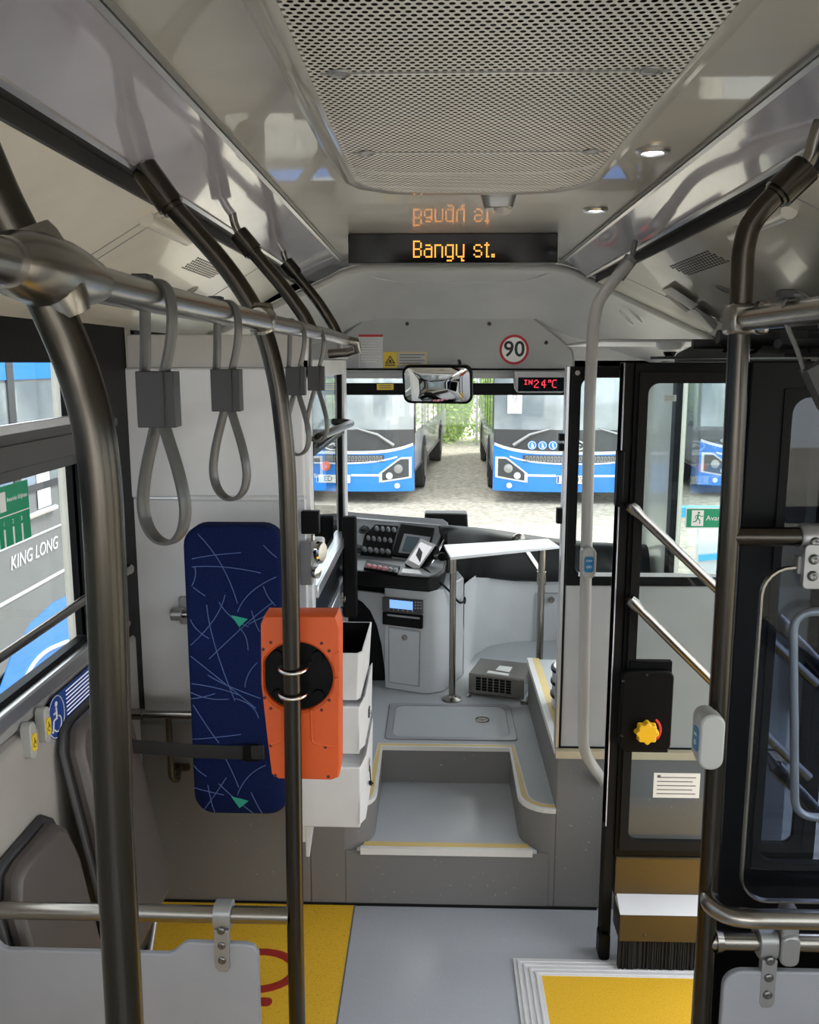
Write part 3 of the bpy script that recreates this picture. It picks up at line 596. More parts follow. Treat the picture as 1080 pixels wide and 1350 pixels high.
# stop button boxes on poles
def stop_button(c, label, shell, face, w=.034, h=.085, group=None, side=0):
    t = thing('stop_button', label, 'stop button', c, group); x, y, z = c
    m = MB(); m.prism(rrect(x, z, w, h, w*.45), 'XZ', y-.034, y+.0); m.prism(rrect(x, z, w*.9, h*.96, w*.42), 'XZ', y, y+.02); obj('housing', m, shell, t, bevel=.004)
    fx = x-w*.5*side; 
    if side:
        m = MB(); m.prism(rrect(y-.015, z+.0, .024, h*.42, .006), 'YZ', x-w/2-.002, x-w/2+.002); obj('push_plate', m, face, t); m = MB(); m.tube([V(x-w/2-.002, y-.015+.004*math.cos(k), z-.006+.004*math.sin(k)) for k in [i*.63 for i in range(10)]], .0008, 5, closed=True); m.prism(rrect(y-.015, z+.008, .012, .004, .001), 'YZ', x-w/2-.0025, x-w/2); obj('symbol', m, 'sign_white', t)
    else:
        m = MB(); m.prism(rrect(x, z-.003, w*.62, h*.5, .007), 'XZ', y-.037, y-.033); obj('push_plate', m, face, t)
        m = MB(); m.text('STOP', .0075, (x, y-.0372, z+.008), (1, 0, 0), (0, 0, 1)); 
        for d in (-.004, .004): m.tube([V(x+d+.0035*math.cos(k), y-.0374, z-.010+.0035*math.sin(k)) for k in [i*.63 for i in range(10)]], .0006, 5, closed=True)
        obj('symbol', m, 'sign_white', t)
    return t
q = at(930, 967, Y=1.43); stop_button((q.x+.0, 1.425, q.z), 'grey stop button box with blue push plate on the right grab pole', 'button_shell', 'button_blue', .042, .098, side=1)
# ---- white pole at the front
t = thing('grab_pole', 'light grey painted pole bent at both ends before the front partition', 'grab pole', at(795, 1030, Y=2.72))
pp = [(829, 348, 2.70), (806, 374, 2.68), (788, 398, 2.66), (782, 430, 2.65), (778, 520, 2.62), (773, 740, 2.60), (770, 900, 2.60), (769, 985, 2.60), (778, 1005, 2.62), (796, 1030, 2.735)]
m = MB(); m.tube(fillet([at(a, b, Y=c_) for a, b, c_ in pp], .05, 5), .0175, 20); obj('tube', m, 'pole_grey', t)
m = MB(); a = at(833, 340, Y=2.70); b = at(817, 362, Y=2.69); u = (b-a).normalized(); m.tube([a, b+u*.01], .021, 8, ru=.012, up=(0, 1, 0)); m.tube([a, at(838, 318, Y=2.72)], .008, 10); obj('ceiling_bracket', m, 'clamp_grey', t)
m = MB(); a = at(797, 1028, Y=2.735); m.cyl((a.x, 2.725, a.z), (a.x, 2.745, a.z), .022, 20); obj('wall_flange', m, 'pole_grey', t)
q = at(773, 738, Y=2.6); stop_button((q.x, 2.585, q.z), 'pale stop button with blue centre on the light grey front pole', 'button_shell', 'button_blue', .044, .095)
# ---- low bars with modesty panels
def clampbody(m, x, y, z, w=.036):
    m.prism(rrect(y, z, .052, .052, .018), 'YZ', x-w/2, x+w/2); m.prism([(x-w*.42, z-.02), (x+w*.42, z-.02), (x+w*.42, z-.105), (x+w*.25, z-.115), (x-w*.25, z-.115), (x-w*.42, z-.105)], 'XZ', y-.028, y-.012)
def screws(m, x, y, z, mi=1):
    for dz_ in (-.024, -.058, -.092): m.lathe([(.0085, 0), (.0085, .002), (.005, .004), (0, .003)], (x, y-.028, z+dz_+.004), (0, -1, 0), 14, mi)
LB = at(381, 1207, Y=1.65); t = thing('low_rail', 'horizontal steel rail at knee height from the left wall to the curved grab pole', 'hand rail', (-.6, 1.65, LB.z))
m = MB(); m.cyl((XL+.05, 1.65, LB.z), (LB.x+.0, 1.65, LB.z), .0175, 24); m.lathe([(.026, 0), (.026, .01), (.019, .012)], (XL+.06, 1.65, LB.z), (1, 0, 0)); obj('tube', m, 'steel', t)
t = thing('modesty_panel', 'light grey panel with stepped top edge hanging from the lower left rail', 'panel', (-.6, 1.64, .1))
zz = lambda y: at(300, y, Y=1.64).z; xx = lambda px, py: at(px, py, Y=1.64).x
pl = [(XL+.05, zz(1238)), (xx(-8, 1240), zz(1238)), (xx(6, 1250), zz(1252)), (xx(12, 1252), zz(1254.5)), (xx(225, 1256), zz(1256)), (xx(232, 1254), zz(1252)), (xx(244, 1242), zz(1242)), (xx(250, 1240), zz(1240)), (xx(326, 1241), zz(1241)), (xx(336, 1244), zz(1244)), (xx(342, 1252), zz(1253)), (xx(343, 1330), .2), (xx(343, 1330)-.02, .12), (XL+.05, .12)]
m = MB(); m.prism(pl, 'XZ', 1.63, 1.645); obj('board', m, 'grey_enamel', t, bevel=.003)
CX1 = at(293, 1200, Y=1.64).x; m = MB(); clampbody(m, CX1, 1.652, LB.z); screws(m, CX1, 1.652, LB.z); obj('clamp', m, ['clamp_grey', 'bolt_dark'], t, bevel=.004)
# right
zb1 = at(1000, 1211, Y=1.36).z; z1 = at(928, 1182, Y=1.45).z
t = thing('low_rail', 'curved steel rail sweeping right from the right grab pole at knee height', 'hand rail', (.8, 1.36, zb1))
m = MB(); m.tube(fillet([(XR1, 1.45, z1+.004), at(935, 1192, Y=1.42), at(958, 1207, Y=1.385), at(990, 1211, Y=1.375), (XR, 1.375, at(1080, 1211, Y=1.375).z)], .05, 6), .0165, 24); obj('tube', m, 'steel', t)
LR = at(960, 1240, Y=1.45); t = thing('low_rail', 'straight steel rail just below the curved one on the right', 'hand rail', (.8, 1.45, LR.z))
m = MB(); m.cyl((XR1, 1.45, LR.z), (XR, 1.45, LR.z), .0165, 24); m.lathe([(.022, 0), (.019, .012)], (XR1+.015, 1.45, LR.z), (1, 0, 0)); obj('tube', m, 'steel', t)
t = thing('modesty_panel', 'light grey rounded panel hanging below the straight right rail', 'panel', (.85, 1.43, .1))
a = at(954, 1278, Y=1.43); m = MB(); r_ = rrect((a.x+XR-.01)/2, (a.z+.1)/2, XR-.01-a.x, a.z-.1, .035, 6); m.prism(r_, 'XZ', 1.425, 1.44); obj('board', m, 'grey_enamel', t, bevel=.003)
x = at(1015, 1250, Y=1.43).x; m = MB(); clampbody(m, x, 1.452, LR.z, .032); screws(m, x, 1.452, LR.z); obj('clamp', m, ['clamp_grey', 'bolt_dark'], t, bevel=.004)
x2 = at(1041, 1240, Y=1.43).x
# glass screen
gt = at(1000, 748, Y=1.43); gb = at(965, 1192, Y=1.43); gx = gt.x
t = thing('glass_screen', 'smoked glass screen with rounded corner between the right rails, before the door leaf', 'glass screen', (.85, 1.44, gb.z))
m = MB(); rr_ = rrect((gx+XR)/2, (gt.z+gb.z)/2, XR-gx-.02, gt.z-gb.z, .05, 6); m.prism(rr_, 'XZ', 1.437, 1.443); obj('pane', m, 'screen_glass', t)
m = MB(); m.frame(rr_, rrect((gx+XR)/2, (gt.z+gb.z)/2, XR-gx-.027, gt.z-gb.z-.007, .047, 6), 'XZ', 1.435, 1.445); obj('edge', m, 'steel', t)
m = MB(); m.prism(rrect(x2, LR.z+.0, .034, .06, .014), 'XZ', 1.42, 1.47); m.prism(rrect(x2, LR.z+.045, .030, .07, .013), 'XZ', 1.425, 1.456); obj('clamp', m, 'clamp_grey', t, bevel=.004)
UR = at(968, 707, Y=1.45); ue = at(1058, 707, Y=1.45)
t = thing('short_rail', 'short horizontal steel rail with screwed bracket at chest height, right edge', 'hand rail', (.6, 1.45, UR.z))
m = MB(); m.cyl((at(962, 707, Y=1.45).x, 1.45, UR.z), (XR, 1.45, UR.z), .0165, 24); obj('tube', m, 'steel_dark', t)
m = MB(); q = ue; m.tube([(q.x-.006, 1.45, UR.z), (q.x, 1.45, UR.z), (q.x+.04, 1.45, UR.z)], [.019, .0225, .0225], 20); m.prism(rrect(q.x+.012, UR.z-.045, .036, .075, .008), 'XZ', 1.42, 1.433); m.prism(rrect(q.x-.008, UR.z-.045, .006, .03, .002), 'XZ', 1.432, 1.45)
for dx_, dz_ in ((.012, -.005), (.009, -.032), (.009, -.060)): m.lathe([(.009, 0), (.009, .002), (.005, .005), (0, .003)], (q.x+dx_, 1.42 if dz_ < -.01 else 1.428, UR.z+dz_), (0, -1, 0), 14, 1)
obj('bracket', m, ['clamp_grey', 'bolt_dark'], t, bevel=.002)
# ================================================================== DOOR LEAVES
def door_rail(m, a, b, r=.014):
    a = Vector(a); b = Vector(b); u = (b-a).normalized(); m.tube([a, a+u*.02, a+u*.05, a+u*.08, b-u*.05, b], [r*1.1, r*1.25, r*.9, r, r, r], 16)
    m.tube([a+u*.006+V(0, -.012, 0), a+u*.006+V(0, .05, 0)], .011, 14)
L1Y = 2.50; lx0 = .555; lz1 = at(880, 478, Y=L1Y).z
d = thing('door_1', '', '', (.86, L1Y, 0)); del d['label'], d['category']; d['kind'] = 'structure'
gx0_, gz1_ = at(853, 505, Y=L1Y).x, at(853, 505, Y=L1Y).z; gz0_ = at(860, 1104, Y=L1Y).z
m = MB(); m.frame([(lx0, .355), (XR-.01, .355), (XR-.01, lz1), (lx0, lz1)], [(gx0_-.012, gz0_-.02), (XR-.05, gz0_-.02), (XR-.05, gz1_+.02), (gx0_-.012, gz1_+.02)], 'XZ', L1Y-.018, L1Y+.018); obj('frame', m, 'black', d, bevel=.003)
i_ = rrect((gx0_+XR-.08)/2, (gz1_+gz0_)/2, XR-.08-gx0_, gz1_-gz0_, .03, 5); o_ = rrect((gx0_+XR-.08)/2, (gz1_+gz0_)/2, XR-.08-gx0_+.05, gz1_-gz0_+.06, .004, 5)
m = MB(); m.frame(o_, i_, 'XZ', L1Y-.024, L1Y-.006); obj('gasket', m, 'rubber', d)
m = MB(); m.box(gx0_-.03, XR-.05, L1Y-.003, L1Y+.003, gz0_-.03, gz1_+.02); obj('glass', m, 'clear_glass', d)
# lower metal panels (reflected yellow put into the brown colour), sill box and brush
pz = lambda y, Y=L1Y: at(860, y, Y=Y).z
m = MB(); m.box(lx0+.005, XR-.01, L1Y-.02, L1Y+.018, pz(1177), .354); m.box(lx0+.005, XR-.01, L1Y-.022, L1Y-.016, .347, .353); obj('lower_panel', m, 'brown_metal', d, bevel=.002)
a = at(812, 1178, Y=L1Y-.02); b = at(812, 1206, Y=2.42); zt = b.z
m = MB(); m.hexa([(lx0+.012, L1Y, a.z), (XR-.02, L1Y, a.z), (XR-.02, L1Y-.02, a.z), (lx0+.012, L1Y-.02, a.z)][::-1], [(lx0+.012, L1Y, zt), (XR-.02, L1Y, zt), (XR-.02, 2.42, zt), (lx0+.012, 2.42, zt)][::-1]); obj('sill_shelf', m, 'panel_white', d)
m = MB(); m.box(lx0+.012, XR-.02, 2.42, L1Y+.018, at(812, 1241, Y=2.42).z, zt-.001); m.lathe([(.006, 0), (.004, .003), (0, .003)], (at(850, 1233, Y=2.42).x, 2.42, at(850, 1233, Y=2.42).z), (0, -1, 0), 10); obj('kick_panel', m, 'brown_metal', d, bevel=.002)
bz1 = at(812, 1241, Y=2.42).z; m = MB(); x = lx0+.015
for k in range(150): xk = x+(XR-.04-x)*k/150+random.uniform(-.001, .001); m.box(xk, xk+.0036, 2.425+random.uniform(0, .01), 2.45, random.uniform(.004, .012), bz1)
obj('brush_seal', m, 'brush', d)
m = MB(); m.box(lx0-.03, lx0+.0, L1Y-.012, L1Y+.04, .0, lz1); m.box(lx0-.03, lx0-.026, L1Y-.014, L1Y+.042, .45, lz1, 1); obj('edge_seal', m, ['rubber', 'alu'], d, bevel=.003)
m = MB(); q = at(815, 625, Y=L1Y); m.box(q.x-.01, q.x+.01, L1Y-.04, L1Y, q.z-.09, q.z+.07); m.prism(rrect(lx0-.02, .05, .035, .09, .012), 'XZ', L1Y-.03, L1Y+.02); obj('hinge', m, 'black', d, bevel=.004)
for y0_, (bx, by) in ((666, (965, 795)), (790, (965, 924))):
    a = at(830, y0_, Y=L1Y-.05); b = at(bx, by, Y=L1Y-.05); u = (b-a); b2 = a+u*((XR-.06-a.x)/u.x); m = MB(); door_rail(m, a, b2); obj('grab_handle', m, 'steel', d)
# control box with yellow knob
a = at(818, 880, Y=L1Y-.02); b = at(880, 984, Y=L1Y-.02); a2 = at(886, 871, Y=L1Y-.02); b2 = at(886, 991, Y=L1Y-.02)
m = MB(); m.box(lx0+.02, a2.x, L1Y-.028, L1Y-.006, b2.z, a2.z); obj('back_plate', m, 'black', d, bevel=.002)
cb = MB(); cb.prism(rrect((a.x+b.x)/2, (a.z+b.z)/2, b.x-a.x, a.z-b.z, .02), 'XZ', L1Y-.055, L1Y-.02); cbo = obj('control_box', cb, 'black', d, bevel=.004)
q = at(853, 966, Y=L1Y-.07); m = MB()
pts = []
for k in range(64):
    an = 2*math.pi*k/64; r_ = .0335*(1+.10*math.cos(8*an)); pts.append((q.x+r_*math.cos(an), q.z+r_*math.sin(an)))
m.prism(pts, 'XZ', L1Y-.058, L1Y-.082, scale=.9); o = obj('release_knob', m, 'knob_yellow', cbo, bevel=.002); o['label'] = 'yellow scalloped knob'
m = MB(); m.band([V(q.x+.043*math.cos(k), L1Y-.056, q.z+.002+.043*math.sin(k)) for k in [(-40+i*10)*math.pi/180 for i in range(10)]], .003, .007, (0, 1, 0), closed=False); obj('red_mark', m, 'red', cbo)
for px, py in ((822, 898), (820, 970), (853, 890)): m = MB(); s_ = at(px, py, Y=L1Y-.055); m.lathe([(.005, 0), (.004, .002), (0, .002)], (s_.x, L1Y-.055, s_.z), (0, -1, 0), 10); obj('screw', m, 'steel', cbo)
# notices on the glass
def runman(m, x, z, s, y, mi):
    m.prism(circ(x+.02*s, z+.36*s, .075*s, 12), 'XZ', y-.0006, y, mi)
    for seg in (((0, .25), (-.05, 0), .10), ((-.05, 0), (.12, -.15), .07), ((.12, -.15), (.10, -.38), .06), ((-.05, 0), (-.15, -.22), .07), ((-.15, -.22), (-.34, -.24), .06), ((0, .24), (.2, .1), .05), ((.2, .1), (.32, .16), .045), ((0, .24), (-.18, .14), .05), ((-.18, .14), (-.2, -.02), .045)):
        (a0, b0), (a1, b1), w_ = seg; dx_, dz_ = a1-a0, b1-b0; L_ = math.hypot(dx_, dz_); nx, nz_ = -dz_/L_*w_/2, dx_/L_*w_/2
        m.prism([(x+s*(a0+nx), z+s*(b0+nz_)), (x+s*(a0-nx), z+s*(b0-nz_)), (x+s*(a1-nx), z+s*(b1-nz_)), (x+s*(a1+nx), z+s*(b1+nz_))], 'XZ', y-.0006, y, mi)
a = at(904, 669, Y=L1Y); b = at(905, 696, Y=L1Y); sx0 = a.x; sx1 = sx0+.235; hgt = a.z-b.z; cz_ = (a.z+b.z)/2
m = MB(); y = L1Y-.006; m.prism(rrect((sx0+sx1)/2, cz_, sx1-sx0, hgt, .003), 'XZ', y, y+.002, 1); m.prism(rrect((sx0+sx1)/2, cz_, sx1-sx0-.006, hgt-.006, .002), 'XZ', y-.0004, y, 0)
m.prism(rrect(sx0+.034, cz_, .034, hgt-.014, .001), 'XZ', y-.0008, y-.0004, 1); runman(m, sx0+.036, cz_, .044, y-.0008, 0)
m.text('Avarinis išėjimas', .021, (sx0+.058, y-.0008, cz_), (1, 0, 0), (0, 0, 1), 1, ax='LEFT'); tag(obj('exit_sticker', m, ['sign_green', 'sign_white']), 'green emergency exit sticker with a running figure on the door glass', 'sticker')
a = at(872, 608-0, Y=L1Y+.01); q = at(884, 525, Y=L1Y); m = MB(); m.box(q.x-.018, q.x+.018, L1Y+.004, L1Y+.006, q.z-.009, q.z+.009, 0)
for k in range(3): m.box(q.x-.014, q.x+.012, L1Y+.0032, L1Y+.004, q.z-.005+k*.0045, q.z-.0038+k*.0045, 1)
tag(obj('label_sticker', m, ['paper', 'ink']), 'tiny pale label near the top of the door glass', 'sticker')
a = at(862, 1018, Y=L1Y); b = at(921, 1051, Y=L1Y); m = MB(); m.box(a.x, b.x, L1Y-.006, L1Y-.004, b.z, a.z, 0)
for k in range(5): z_ = a.z-(a.z-b.z)*(k+1)/6; m.box(a.x+.01, b.x-.012-.01*(k % 2), L1Y-.0066, L1Y-.006, z_-.0016, z_+.0012, 1)
m.box(a.x+.01, a.x+.02, L1Y-.0066, L1Y-.006, a.z-.014, a.z-.006, 1); tag(obj('notice_sticker', m, ['paper', 'ink']), 'beige notice with lines of print low on the door glass', 'sticker')
# second leaf close to the viewer
L2Y = 1.56; d = thing('door_2', '', '', (.86, L2Y, 0)); del d['label'], d['category']; d['kind'] = 'structure'
lx = at(985, 500, Y=L2Y).x; g0 = at(1040, 523, Y=L2Y); m = MB(); zb_ = .38; zt2 = at(1010, 476, Y=L2Y).z
m.frame([(lx, .06), (XR-.01, .06), (XR-.01, zt2), (lx, zt2)], [(g0.x-.004, at(1040, 1140, Y=L2Y).z), (XR-.05, at(1040, 1140, Y=L2Y).z), (XR-.05, g0.z+.004), (g0.x-.004, g0.z+.004)], 'XZ', L2Y-.018, L2Y+.018); obj('frame', m, 'black', d, bevel=.003)
gzb = at(1040, 1130, Y=L2Y).z; i_ = rrect((g0.x+XR-.08)/2, (g0.z+gzb)/2, XR-.08-g0.x, g0.z-gzb, .03, 5); o_ = rrect((g0.x+XR-.08)/2, (g0.z+gzb)/2, XR-.08-g0.x+.03, g0.z-gzb+.03, .004, 5)
m = MB(); m.frame(o_, i_, 'XZ', L2Y-.022, L2Y-.006); obj('gasket', m, 'rubber', d)
m = MB(); m.box(g0.x-.02, XR-.06, L2Y-.003, L2Y+.003, gzb-.02, g0.z+.02); obj('glass', m, 'tint_glass', d)
m = MB(); m.box(lx-.018, lx-.002, L2Y-.01, L2Y+.03, .03, zt2); m.box(lx-.026, lx-.018, L2Y+.0, L2Y+.012, .03, zt2, 1); obj('edge_seal', m, ['rubber', 'graphite'], d, bevel=.003)
for y0_, y1_ in ((815, 893), (1010, 1088)):
    a = at(1022, y0_, Y=L2Y+.06); b = at(1080, y1_-15, Y=L2Y+.06); u = b-a; b2 = a+u*((XR-.07-a.x)/u.x); m = MB(); door_rail(m, a, b2, .013); obj('grab_handle', m, 'steel', d)
a = at(1046, 806, Y=L2Y-.03); b = at(1046, 1077, Y=L2Y-.03); m = MB()
m.tube(fillet([(XR-.1, L2Y-.03, a.z), (a.x, L2Y-.03, a.z), (b.x+.003, L2Y-.03, b.z), (XR-.1, L2Y-.03, b.z)], .04, 8), .0075, 12); m.cyl((XR-.1, L2Y-.03, a.z), (XR-.1, L2Y, a.z), .0075, 12); m.cyl((XR-.1, L2Y-.03, b.z), (XR-.1, L2Y, b.z), .0075, 12); obj('guard_rail', m, 'clamp_grey', d)
# door mechanism above the leaves
t = thing('door_mechanism', 'dark mess of rods and cables of the door drive above the door leaves', 'door mechanism', (.9, 2.0, 1.86))
m = MB(); m.box(.66, XR, 1.7, 2.75, 1.86, 1.868); m.box(XR-.16, XR, 1.66, 2.76, 1.868, 1.95); obj('tray', m, 'black', t)
m = MB(); m.cyl((.70, 2.45, 1.90), (XR, 2.45, 1.90), .013, 14); m.cyl((.72, 2.3, 1.915), (XR, 2.32, 1.905), .018, 14); m.box(.86, .93, 2.25, 2.4, 1.87, 1.93); m.box(1.0, 1.06, 2.2, 2.4, 1.87, 1.93); m.cyl((.74, 1.95, 1.89), (XR, 2.2, 1.9), .011, 12); obj('rod', m, 'graphite', t, bevel=.002)
m = MB(); m.tube([V(.80+.05*math.cos(k), 2.35, 1.905+.035*math.sin(k)) for k in [i*.42 for i in range(15)]], .005, 8, closed=True); m.tube(fillet([(.77, 2.4, 1.88), (.82, 2.3, 1.94), (.92, 2.3, 1.88), (1.1, 2.28, 1.93)], .05), .005, 8); obj('cable', m, 'rubber', t)
m = MB()
for x in (.89, 1.03, 1.1): m = MB(); m.lathe([(.01, 0), (.008, .006), (0, .006)], (x, 2.25, 1.905), (0, -1, 0), 10); obj('bolt', m, 'steel', t)
# dome camera
q = at(884, 456, Y=2.85); t = thing('dome_camera', 'small white dome camera with dark eye above the front door', 'camera', q); m = MB()
m.lathe([(.045, .0), (.045, -.012), (.038, -.024), (.022, -.030)], (q.x, q.y, q.z+.012)); obj('housing', m, 'white_plastic', t)
m = MB(); m.ball((q.x, q.y, q.z-.019), .021, 16); obj('eye', m, 'black_gloss', t)
m = MB(); m.box(q.x-.22, XR-.03, 2.80, 2.90, q.z+.011, q.z+.02); m.box(q.x-.22, XR-.03, 2.90, 3.6, q.z+.011, q.z+.022); struct('trim_17', m, 'dome_grey', bevel=.004)
# leaflets in a slot in the cove
def leaflet(pts, mt, lab, l0, l1):
    nn = (covR(0, .01)-covR(0, 0)).normalized(); m = MB(); P_ = [fitt(covR, *p)[2] for p in pts]; Q = []
    for k, p in enumerate(P_): Q.append(p+nn*(l0 if k in (0, len(P_)-1) else l1))
    m.slab(Q, nn*.0012); tag(obj('leaflet', m, mt), lab, 'leaflet')
leaflet([(873, 381), (888, 374), (922, 397), (912, 407)], 'sign_white', 'white folded leaflet tucked into the cream panel above the front door', .004, .012)
leaflet([(878, 389), (884, 387), (910, 408), (905, 411)], 'graphite', 'narrow leaflet with a dark picture beside the white folded one', .002, .004)
leaflet([(917, 401), (925, 402), (941, 413), (949, 422), (946, 431), (936, 420), (925, 411)], 'brown_metal', 'brown curved card at the lower end of the leaflets', .008, .016)
leaflet([(908, 408), (918, 405), (935, 418), (943, 431), (938, 436), (922, 424)], 'sign_white', 'crumpled pale leaflet under the brown curved card', .004, .008)
for k, (px, py) in enumerate(((826, 419), (838, 416), (852, 413))):
    q = at(px, py, Y=4.0+.0*k); m = MB(); u = V(.5, 0, -.5).normalized(); v_ = V(0, 1, 0)
    m.tube([q+u*(.042*math.cos(a))+v_*(.018*math.sin(a))+V(0, 0, .012*math.sin(a)) for a in [2*math.pi*i/20 for i in range(20)]], .003, 6, closed=True); m.tube([q+u*(.03*math.cos(a))+v_*(.01*math.sin(a))+V(0, 0, .006*math.sin(a)) for a in [2*math.pi*i/20 for i in range(20)]], .002, 6, closed=True)
    tag(obj('air_outlet', m, 'white_plastic'), 'oval air outlet in the front dome, %s of a row of three' % ('leftmost', 'middle', 'rightmost')[k], 'air outlet')
# ================================================================== LEFT: WALL ITEMS, SEATS, PARTITION
# exit sticker on window
def wallquad(m, x, y0, y1, z0, z1, th, mi): m.box(x, x+th, y0, y1, z0, z1, mi)
a = at(36, 632, X=XL-.03); b = at(36, 710, X=XL-.03); y1_ = a.y; y0_ = y1_-.16; m = MB(); X0 = XL-.031
m.box(X0, X0+.001, y0_, y1_, b.z-.0, a.z, 0); m.box(X0+.001, X0+.0015, y0_, y1_, a.z-.075, a.z-.072, 1); m.box(X0+.001, X0+.0015, y0_+.01, y0_+.04, a.z-.062, a.z-.014, 1)
m.text('Avarinis išėjimas', .016, (X0+.001, y0_+.045, a.z-.036), (0, 1, 0), (0, 0, 1), 1, ax='LEFT')
for k in range(3):
    m.box(X0+.001, X0+.0015, y0_+.02+.045*k, y0_+.028+.045*k, a.z-.15, a.z-.105, 1); m.text(str(k+1), .016, (X0+.001, y0_+.024+.045*k, a.z-.092), (0, 1, 0), (0, 0, 1), 1)
tag(obj('exit_sticker', m, ['sign_green', 'sign_white']), 'green emergency exit instruction sticker on the left side window', 'sticker')
# window handrail and stubs
t = thing('window_rail', 'slim steel rail running along the left side window', 'hand rail', (XL+.07, 1.6, 1.1)); a = at(0, 867, X=XL+.07); b = at(112, 790, X=XL+.07); z_ = (a.z+b.z)/2
m = MB(); m.tube(fillet([(XL+.0, 2.62, z_), (XL+.07, 2.62, z_), (XL+.07, -1, z_)], .04), .012, 16); obj('tube', m, 'steel', t)
for px, py, lab in ((171, 752, 'upper'), (167, 822, 'lower')):
    q = at(px, py, Y=2.70); m = MB(); m.cyl((XL+.015, 2.70, q.z), (q.x, 2.70, q.z), .013, 16); m.ball((q.x, 2.70, q.z), .0135, 14); tag(obj('rail_stub', m, 'steel'), 'short rounded steel stub beside the partition edge, the %s one' % lab, 'hand rail')
q = at(160, 556, Y=2.6); m = MB(); m.cyl((XL+.02, 2.6, q.z), (XL+.05, 2.6, q.z), .012, 16); tag(obj('pillar_knob', m, 'graphite'), 'small dark round knob on the black window pillar', 'hook')  # plain round knob on the window pillar
# stop buttons on left wall
def wallbutton(px, py, label):
    q = at(px, py, X=XL+.035); t = thing('stop_button', label, 'stop button', q, 'stop buttons on the left wall'); x, y, z = q
    m = MB(); m.prism(rrect(y, z, .030, .092, .0148), 'YZ', x-.012, x+.014); obj('housing', m, 'button_shell', t, bevel=.006)
    m = MB(); m.prism(rrect(y, z-.004, .022, .042, .006), 'YZ', x+.013, x+.017); obj('push_plate', m, 'button_yellow', t)
    m = MB(); m.tube([V(x+.0175, y-.002+.006*math.cos(k), z-.01+.006*math.sin(k)) for k in [i*.6 for i in range(10)]], .0009, 5); m.box(x+.017, x+.018, y-.003, y-.001, z-.004, z+.008); m.box(x+.017, x+.018, y-.003, y+.005, z-.003, z-.001); obj('symbol', m, 'ink_black', t)
wallbutton(37, 976, 'pale stop button with yellow plate on the left wall, the one nearer the viewer')
wallbutton(56, 955, 'pale stop button with yellow plate touching the blue wheelchair sticker')
# wheelchair sticker
a = at(66, 940, X=XL+.036); x = XL+.030; yc, zc_ = a.y, at(66, 940, X=XL+.036).z; q1 = at(76, 945, X=XL+.036)
cy, cz_ = q1.y, q1.z; m = MB(); x = XL+.033
m.prism(circ(cy, cz_, .058, 28, .05), 'YZ', x-.002, x, 0); m.prism(rrect(cy+.19, cz_+.005, .34, .10, .006), 'YZ', x-.002, x-.0005, 0)
m.tube([V(x+.0002, cy+.053*math.cos(k)*.9, cz_+.055*math.sin(k)) for k in [2*math.pi*i/28 for i in range(28)]], .001, 5, 1, closed=True)
m.prism(circ(cy+.002, cz_+.034, .007, 12), 'YZ', x, x+.001, 1)
for (a0, b0), (a1, b1) in (((.0, .026), (.0, -.006)), ((0, .012), (.016, .012)), ((0, -.004), (.018, -.004)), ((.018, -.004), (.026, -.032)), ((.026, -.032), (.033, -.030))): m.tube([(x+.0004, cy-a0, cz_+b0), (x+.0004, cy-a1, cz_+b1)], .0026, 6, 1)
m.tube([V(x+.0004, cy+.004-.022*math.cos(k), cz_-.020+.020*math.sin(k)) for k in [(-250+i*14)*math.pi/180 for i in range(17)]], .002, 6, 1)
for r_ in range(8): m.box(x-.0006, x+.0004, cy+.065, cy+.30-.03*(r_ % 3), cz_+.043-.011*r_, cz_+.0455-.011*r_, 2)
tag(obj('wheelchair_sticker', m, ['sign_blue', 'sign_white', 'lcd_grey']), 'blue wheelchair user sticker with small print on the left wall', 'sticker')
# two folded seats
def seat(y0, y1, zt, xo, label):
    t = thing('folding_seat', label, 'seat', (XL+.15, (y0+y1)/2, 0), 'folded seats along the left wall')
    def lay(inset, xa, xb, name, mt, bv):
        y0a, y1a, z1a, z0a = y0+inset, y1-inset, zt-inset*.6, .22+inset
        pr = [(y0a, z0a+.03), (y0a+.03, z0a), (y1a-.03, z0a), (y1a, z0a+.03), (y1a, z1a-.13), (y1a-.03, z1a-.03), (y1a-.07, z1a), (y0a+.07, z1a), (y0a+.03, z1a-.01), (y0a, z1a-.06)]
        m = MB(); n = len(pr); tilt = lambda z: (zt-z)*.17
        vs = [(XL+xa+tilt(z), y, z) for y, z in pr]+[(XL+xb+tilt(z), y, z) for y, z in pr]
        m.add(vs, [tuple(range(n)), tuple(range(2*n-1, n-1, -1))]+[(i, (i+1) % n, (i+1) % n+n, i+n) for i in range(n)]); return obj(name, m, mt, t, bevel=bv, smooth=50)
    lay(0, .028, xo-.0, 'shell', 'seat_shell', .012); lay(.02, xo-.01, xo+.04, 'cushion', 'seat_taupe', .018)
    m = MB(); m.box(XL+.035, XL+.12, y0+.05, y1-.02, .0, .22); m.box(XL+.12, XL+.13, y0+.05, y1-.02, .05, .065); m.box(XL+.12, XL+.13, y0+.05, y1-.02, .12, .17); obj('frame', m, 'graphite', t, bevel=.004)
    m = MB(); m.tube([(XL+.14, y1-.12, .03), (XL+.14, y1-.02, .15)], .009, 10); obj('hinge_arm', m, 'clamp_grey', t)
seat(2.08, 2.48, .92, .045, 'folded taupe seat cushion against the left wall, the one nearer the front partition')
seat(1.69, 2.04, .75, .05, 'folded taupe seat cushion in the lower left corner, nearest the viewer')
